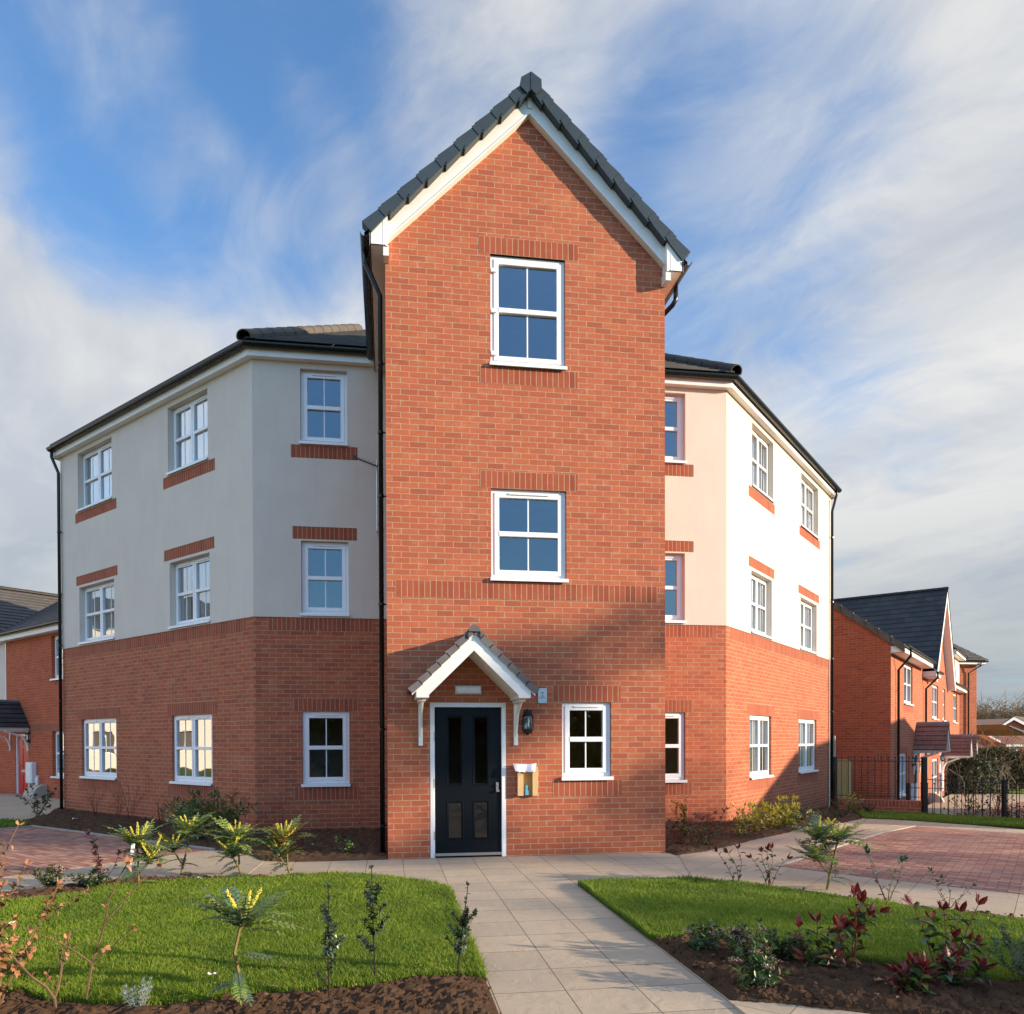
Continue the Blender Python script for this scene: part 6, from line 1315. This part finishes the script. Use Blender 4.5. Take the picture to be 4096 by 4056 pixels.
# pink budded evergreen shrubs (right near bed and left strip)
for i, (x, y, h, lb) in enumerate(((.36, -4.80, .25, 'low green shrub with pink buds nearest the path in the right bed'), (.55, -5.06, .30, 'green shrub with pale pink flower heads beside the right lawn edge'), (.36, -5.58, .27, 'bright green shrub with small pink buds by the lower paving corner'), (.82, -5.12, .24, 'low dark green shrub at the lawn edge behind the red leaved ones'), (-5.42, -1.52, .26, 'round green shrub with pink buds in the far left strip'), (-4.98, -1.60, .24, 'green shrub with pink heads below the purple leaved twigs'))):
    shrub('viburnum', lb, x, y, h, 60 + i, 16, .85, .046, .019, 15, ('leaf_green', 'leaf_green', 'leaf_dark'), None, 'bark_red', .003, flower='flower_pink', nf=.35 if i != 3 else 0, side=1, tipn=5)
shrub('photinia', 'purple red leaved twigs beside the tag in the left strip', -4.92, -1.52, .58, 70, 5, .25, .065, .034, 7, ('leaf_purple', 'leaf_red', 'leaf_dark'), 'leaf_purple', 'bark_red', .004, bare=.3)
# red leaved photinias of the right bed
for i, (x, y, h, ns, lb) in enumerate(((.98, -5.30, .34, 3, 'red tipped shrub with wide leaves left in the right bed'), (1.15, -5.36, .52, 3, 'tallest red tipped shrub in the middle of the right bed'), (1.72, -5.52, .50, 3, 'long stemmed red tipped shrub leaning over the right bed'), (1.22, -5.88, .20, 4, 'low spreading shrub with green and red leaves at the bottom edge'), (1.55, -5.82, .26, 3, 'shrub with pink red young leaves beside the low spreading one'))):
    shrub('photinia', lb, x, y, h, 80 + i, ns + 1, .6, .095, .048, 9, ('leaf_dark', 'leaf_green', 'leaf_blue', 'leaf_green', 'leaf_green', 'leaf_bronze', 'leaf_purple'), 'leaf_red', 'bark_red', .005, bare=.0, wob=.16, tipn=3, curl=.35, side=1)
shrub('photinia', 'small red tipped shrub at the left end behind the right lawn', 1.78, -2.42, .42, 90, 3, .55, .075, .036, 6, ('leaf_dark', 'leaf_green'), 'leaf_red', 'bark_red', .004, bare=.15)
shrub('photinia', 'red tipped shrub between the small one and the feathery shrub', 2.10, -2.50, .42, 91, 5, .60, .075, .036, 7, ('leaf_dark', 'leaf_green'), 'leaf_red', 'bark_red', .004, bare=.12)
shrub('elaeagnus', 'upright shrub with grey green oval leaves on the right strip', 2.86, -3.36, .52, 92, 4, .28, .065, .036, 10, ('leaf_dark', 'leaf_blue', 'leaf_silver'), None, 'bark', .005)
shrub('elaeagnus', 'small upright shrub with oval leaves furthest right on the strip', 3.22, -3.72, .34, 93, 4, .4, .055, .024, 8, ('leaf_dark', 'leaf_green', 'leaf_silver'), None, 'bark', .004)
shrub('cotoneaster', 'low fine leaved shrub at the bottom right corner', 1.95, -6.05, .36, 94, 10, .8, .018, .012, 30, ('leaf_blue', 'leaf_green'), None, 'bark', .003, side=4)
shrub('cotoneaster', 'fine leaved arching shrub beside the right lawn edge', 2.05, -5.80, .42, 95, 8, .6, .018, .012, 30, ('leaf_blue', 'leaf_dark'), None, 'bark', .003, side=4)
# bed by the left wing
shrub('nandina', 'narrow leaved green bamboo like shrub left of the wall corner', -4.95, 2.20, .78, 100, 17, .55, .14, .024, 16, ('leaf_green', 'leaf_mahonia', 'leaf_bronze'), None, 'bark_green', .005, side=2, curl=.5)
shrub('nandina', 'narrow leaved shrub standing at the wall corner', -4.38, 2.10, .72, 101, 12, .5, .14, .024, 15, ('leaf_green', 'leaf_green', 'leaf_bronze'), 'leaf_bronze', 'bark_green', .005, side=2, curl=.5)
shrub('low_shrub', 'small dark round shrub between the two left wing windows', -5.75, 3.1, .30, 102, 10, .8, .03, .018, 14, ('leaf_dark', 'leaf_green'))
shrub('low_shrub', 'small bright green shrub before the tower at the left downpipe', -2.45, .28, .26, 103, 9, .8, .05, .03, 8, ('leaf_green', 'leaf_mahonia'))
for i, (x, y, h, lb) in enumerate(((-6.75, 5.1, .95, 'tall bare red twigs below the far left wing window'), (-7.9, 6.5, .70, 'bare red twigs near the corner downpipe'), (-7.2, 5.75, .6, 'short bare twigs between the red twig clumps'), (-6.0, 4.4, .55, 'thin bare twigs below the wall between the left windows'), (-3.45, 1.35, .85, 'tall bare twigs with few red leaves before the chamfer wall'), (-2.35, 1.6, .55, 'single thin bare twig by the left tower pipe'), (-3.1, .75, .45, 'low bare twigs in the dark bed before the chamfer'))):
    shrub('dogwood', lb, x, y, h, 110 + i, 7 if i != 5 else 2, .28, .03, .014, 1 if i != 4 else 2, ('leaf_red', 'leaf_purple'), None, 'bark_red', .004, side=2, bare=.6, tipn=0 if i != 4 else 1, wob=.14)
shrub('leafy_shrub', 'sprawling green shrub at the foot of the far left paving', -9.2, 7.0, .62, 120, 7, .7, .09, .045, 8, ('leaf_dark', 'leaf_green', 'leaf_blue'), None, 'bark', .006, side=1)
# bed by the right wing
shrub('holly_shrub', 'upright small leaved shrub right of the tower in the right bed', 2.60, .95, .68, 130, 2, .2, .03, .02, 40, ('leaf_green', 'leaf_yellow', 'leaf_dark'), None, 'bark', .005, side=7)
shrub('photinia', 'dark red leaved shrub hard against the tower corner', 2.30, .45, .34, 131, 6, .7, .07, .035, 7, ('leaf_dark', 'leaf_purple'), 'leaf_purple', 'bark_red')
shrub('low_shrub', 'green shrub in front of the upright one beside the tower', 2.62, .40, .34, 132, 9, .75, .055, .028, 9, ('leaf_green', 'leaf_dark', 'leaf_mahonia'))
shrub('photinia', 'tall red leaved twigs before the right chamfer wall', 3.25, 1.45, .52, 133, 5, .5, .08, .03, 6, ('leaf_purple', 'leaf_dark'), 'leaf_red', 'bark_red')
shrub('aucuba', 'green and yellow shrub at the right wall corner', 3.60, 1.20, .38, 134, 9, .6, .08, .03, 9, ('leaf_mahonia', 'leaf_yellow'), 'leaf_yellow', 'bark_green')
shrub('aucuba', 'small yellow shrub just right of the wall corner', 4.15, 1.75, .52, 135, 12, .5, .10, .032, 8, ('leaf_yellow', 'leaf_yellow', 'leaf_mahonia'), 'leaf_yellow', 'bark_green')
shrub('aucuba', 'bright yellow spreading shrub below the first right wing window', 4.62, 2.05, .46, 136, 15, .85, .095, .032, 9, ('leaf_yellow', 'leaf_yellow', 'leaf_mahonia'), 'leaf_yellow', 'bark_green')
shrub('aucuba', 'largest bright yellow shrub in the right bed', 5.05, 2.35, .52, 137, 20, .85, .10, .034, 9, ('leaf_yellow', 'leaf_yellow', 'leaf_mahonia'), 'leaf_yellow', 'bark_green')
for i, (x, y, h, lb) in enumerate(((5.75, 3.05, .36, 'dark green shrub with reddish buds right of the yellow ones'), (6.35, 3.55, .33, 'low green shrub between the dark ones in the right bed'), (6.75, 3.75, .26, 'flat green shrub before the second right wing window'), (7.25, 4.25, .28, 'small green shrub near the paving in the right bed'), (9.0, 6.3, .34, 'dark green shrub before the low brick wall'), (9.25, 6.2, .24, 'small green shrub nearest the low brick wall'))):
    shrub('low_shrub', lb, x, y, h, 140 + i, 11, .85, .035, .02, 12, ('leaf_dark', 'leaf_green'), None, 'bark_red', .003, flower='flower_pink' if i == 0 else None, nf=.3, side=1)
shrub('aucuba', 'yellow green shrub between the two brightest in the right bed', 4.35, 2.45, .40, 170, 12, .7, .09, .03, 9, ('leaf_mahonia', 'leaf_yellow'), 'leaf_yellow', 'bark_green')
shrub('low_shrub', 'dense low green shrub by the wall under the first right wing window', 5.45, 3.0, .34, 171, 14, .8, .05, .025, 12, ('leaf_green', 'leaf_mahonia'), None, 'bark', .003, side=1)
shrub('low_shrub', 'yellowish twiggy shrub at the corner downpipe of the right wing', 8.5, 5.75, .62, 150, 12, .5, .04, .022, 12, ('leaf_yellow', 'leaf_silver', 'leaf_bronze'), None, 'bark', .004, side=2)
shrub('dogwood', 'thin bare twigs before the shaded end of the right wing', 7.6, 5.2, .6, 151, 6, .3, .02, .012, 2, ('leaf_red',), None, 'bark', .004, side=2, bare=.6, tipn=0)
# shrubs seen through the railings
for i, (px, py, D, h, m_) in enumerate(((90, 1880, 19.5, .75, 'leaf_green'), (150, 1840, 20.5, .95, 'leaf_bronze'), (400, 1880, 20, .95, 'leaf_purple'), (480, 1700, 23, .8, 'leaf_purple'), (620, 1880, 20, .6, 'leaf_green'), (100, 1640, 25, 1.3, 'leaf_bronze'), (750, 1880, 20.5, .6, 'leaf_dark'))):
    p = rpt(*h5(px, py), D); lbs = ('green shrub behind the railings nearest the terrace', 'bronze shrub behind the railings nearest the terrace', 'red brown shrub in the middle behind the railings', 'smaller red brown shrub further behind the railings', 'low green shrub behind the right railings', 'tall yellow bronze shrub before the far terrace end', 'low dark shrub at the right edge behind the railings')
    shrub('court_shrub', lbs[i], p.x, p.y, h, 160 + i, 7, .4, .07, .04, 9, (m_, 'leaf_bronze', 'leaf_green'), None, 'bark', .008, zoff=-.80 - zg(p.x, p.y), side=1)
# plant label, litter
def tagm(x, y, z, label, w=.035, h=.10, rz=0, tilt=0, n=3):
    mb = MB().mat('paper'); M = Matrix.Translation((x, y, z)) @ Matrix.Rotation(rz, 4, 'Z') @ Matrix.Rotation(tilt, 4, 'Y')
    for i in range(n): a = -h * i / n; b = -h * (i + 1) / n; off = .006 * math.sin(i * 2); mb.face([M @ Vector(p) for p in ((-w / 2, off, a), (w / 2, off, a), (w / 2, -off, b), (-w / 2, -off, b))])
    return obj('plant_label' if n == 3 else 'litter', mb, label=label, cat='plant label' if n == 3 else 'litter')
tagm(-4.53, -1.70, .50, 'white plastic label hanging on the leftmost flowering shrub', .035, .12, .2, .1); tagm(-4.55, -1.70, .33, 'lower white label tag on the same leftmost shrub', .03, .07, -.2, .3)
def scrap(x, y, z, s, label, name='litter', mat='paper', cat='litter'):
    mb = MB().mat(mat); r = random.Random(x * 100); pts = [[Vector((x + s * (i / 3 - .5) + r.uniform(-.1, .1) * s, y + s * .6 * (j / 2 - .5) + r.uniform(-.1, .1) * s, z + r.uniform(0, .35) * s)) for j in range(3)] for i in range(4)]
    for i in range(3):
        for j in range(2): mb.face([pts[i][j], pts[i + 1][j], pts[i + 1][j + 1], pts[i][j + 1]])
    return obj(name, mb, label=label, cat=cat)
scrap(-3.02, -4.95, .065, .05, 'crumpled white scrap on the near part of the left lawn'); scrap(-7.9, 5.6, .06, .14, 'white scrap lying in the bed by the left wing corner'); scrap(-3.97, -1.32, .05, .06, 'pale chip of wood on the soil of the left strip')
scrap(.95, -5.92, .06, .03, 'orange stub lying on the soil of the right bed', mat='leaf_brown'); scrap(1.12, -5.70, .06, .06, 'pinkish fallen leaf on the soil of the right bed', 'fallen_leaf', 'leaf_brown', 'leaf'); scrap(-3.0, 3.1 - 1.9, .06, .04, 'white scrap before the left chamfer wall')

fb_ = MB().mat('leaf_brown'); rr_ = random.Random(5)
for poly, k in ((LAWN_L, 26), (LAWN_R, 18), (NEAR_R, 30), (NEAR_L, 26), (BED_S, 14), (BED_R, 30), (BED_L, 20)):
    P_ = np.array(poly); fn = inside(poly); c_ = 0
    while c_ < k:
        x_, y_ = rr_.uniform(P_[:, 0].min(), P_[:, 0].max()), rr_.uniform(P_[:, 1].min(), P_[:, 1].max())
        if fn(np.array([x_]), np.array([y_]))[0]: c_ += 1; a_ = rr_.uniform(0, 6.28); leaf(fb_, Vector((x_, y_, gz(x_, y_) + .035)), Vector((math.cos(a_), math.sin(a_), rr_.uniform(-.1, .4))), Vector((0, 0, 1)), rr_.uniform(.02, .045), rr_.uniform(.012, .026), curl=.4)
obj('fallen_leaves', fb_, kind='stuff', label='scattered fallen brown leaves on the lawns and soil')
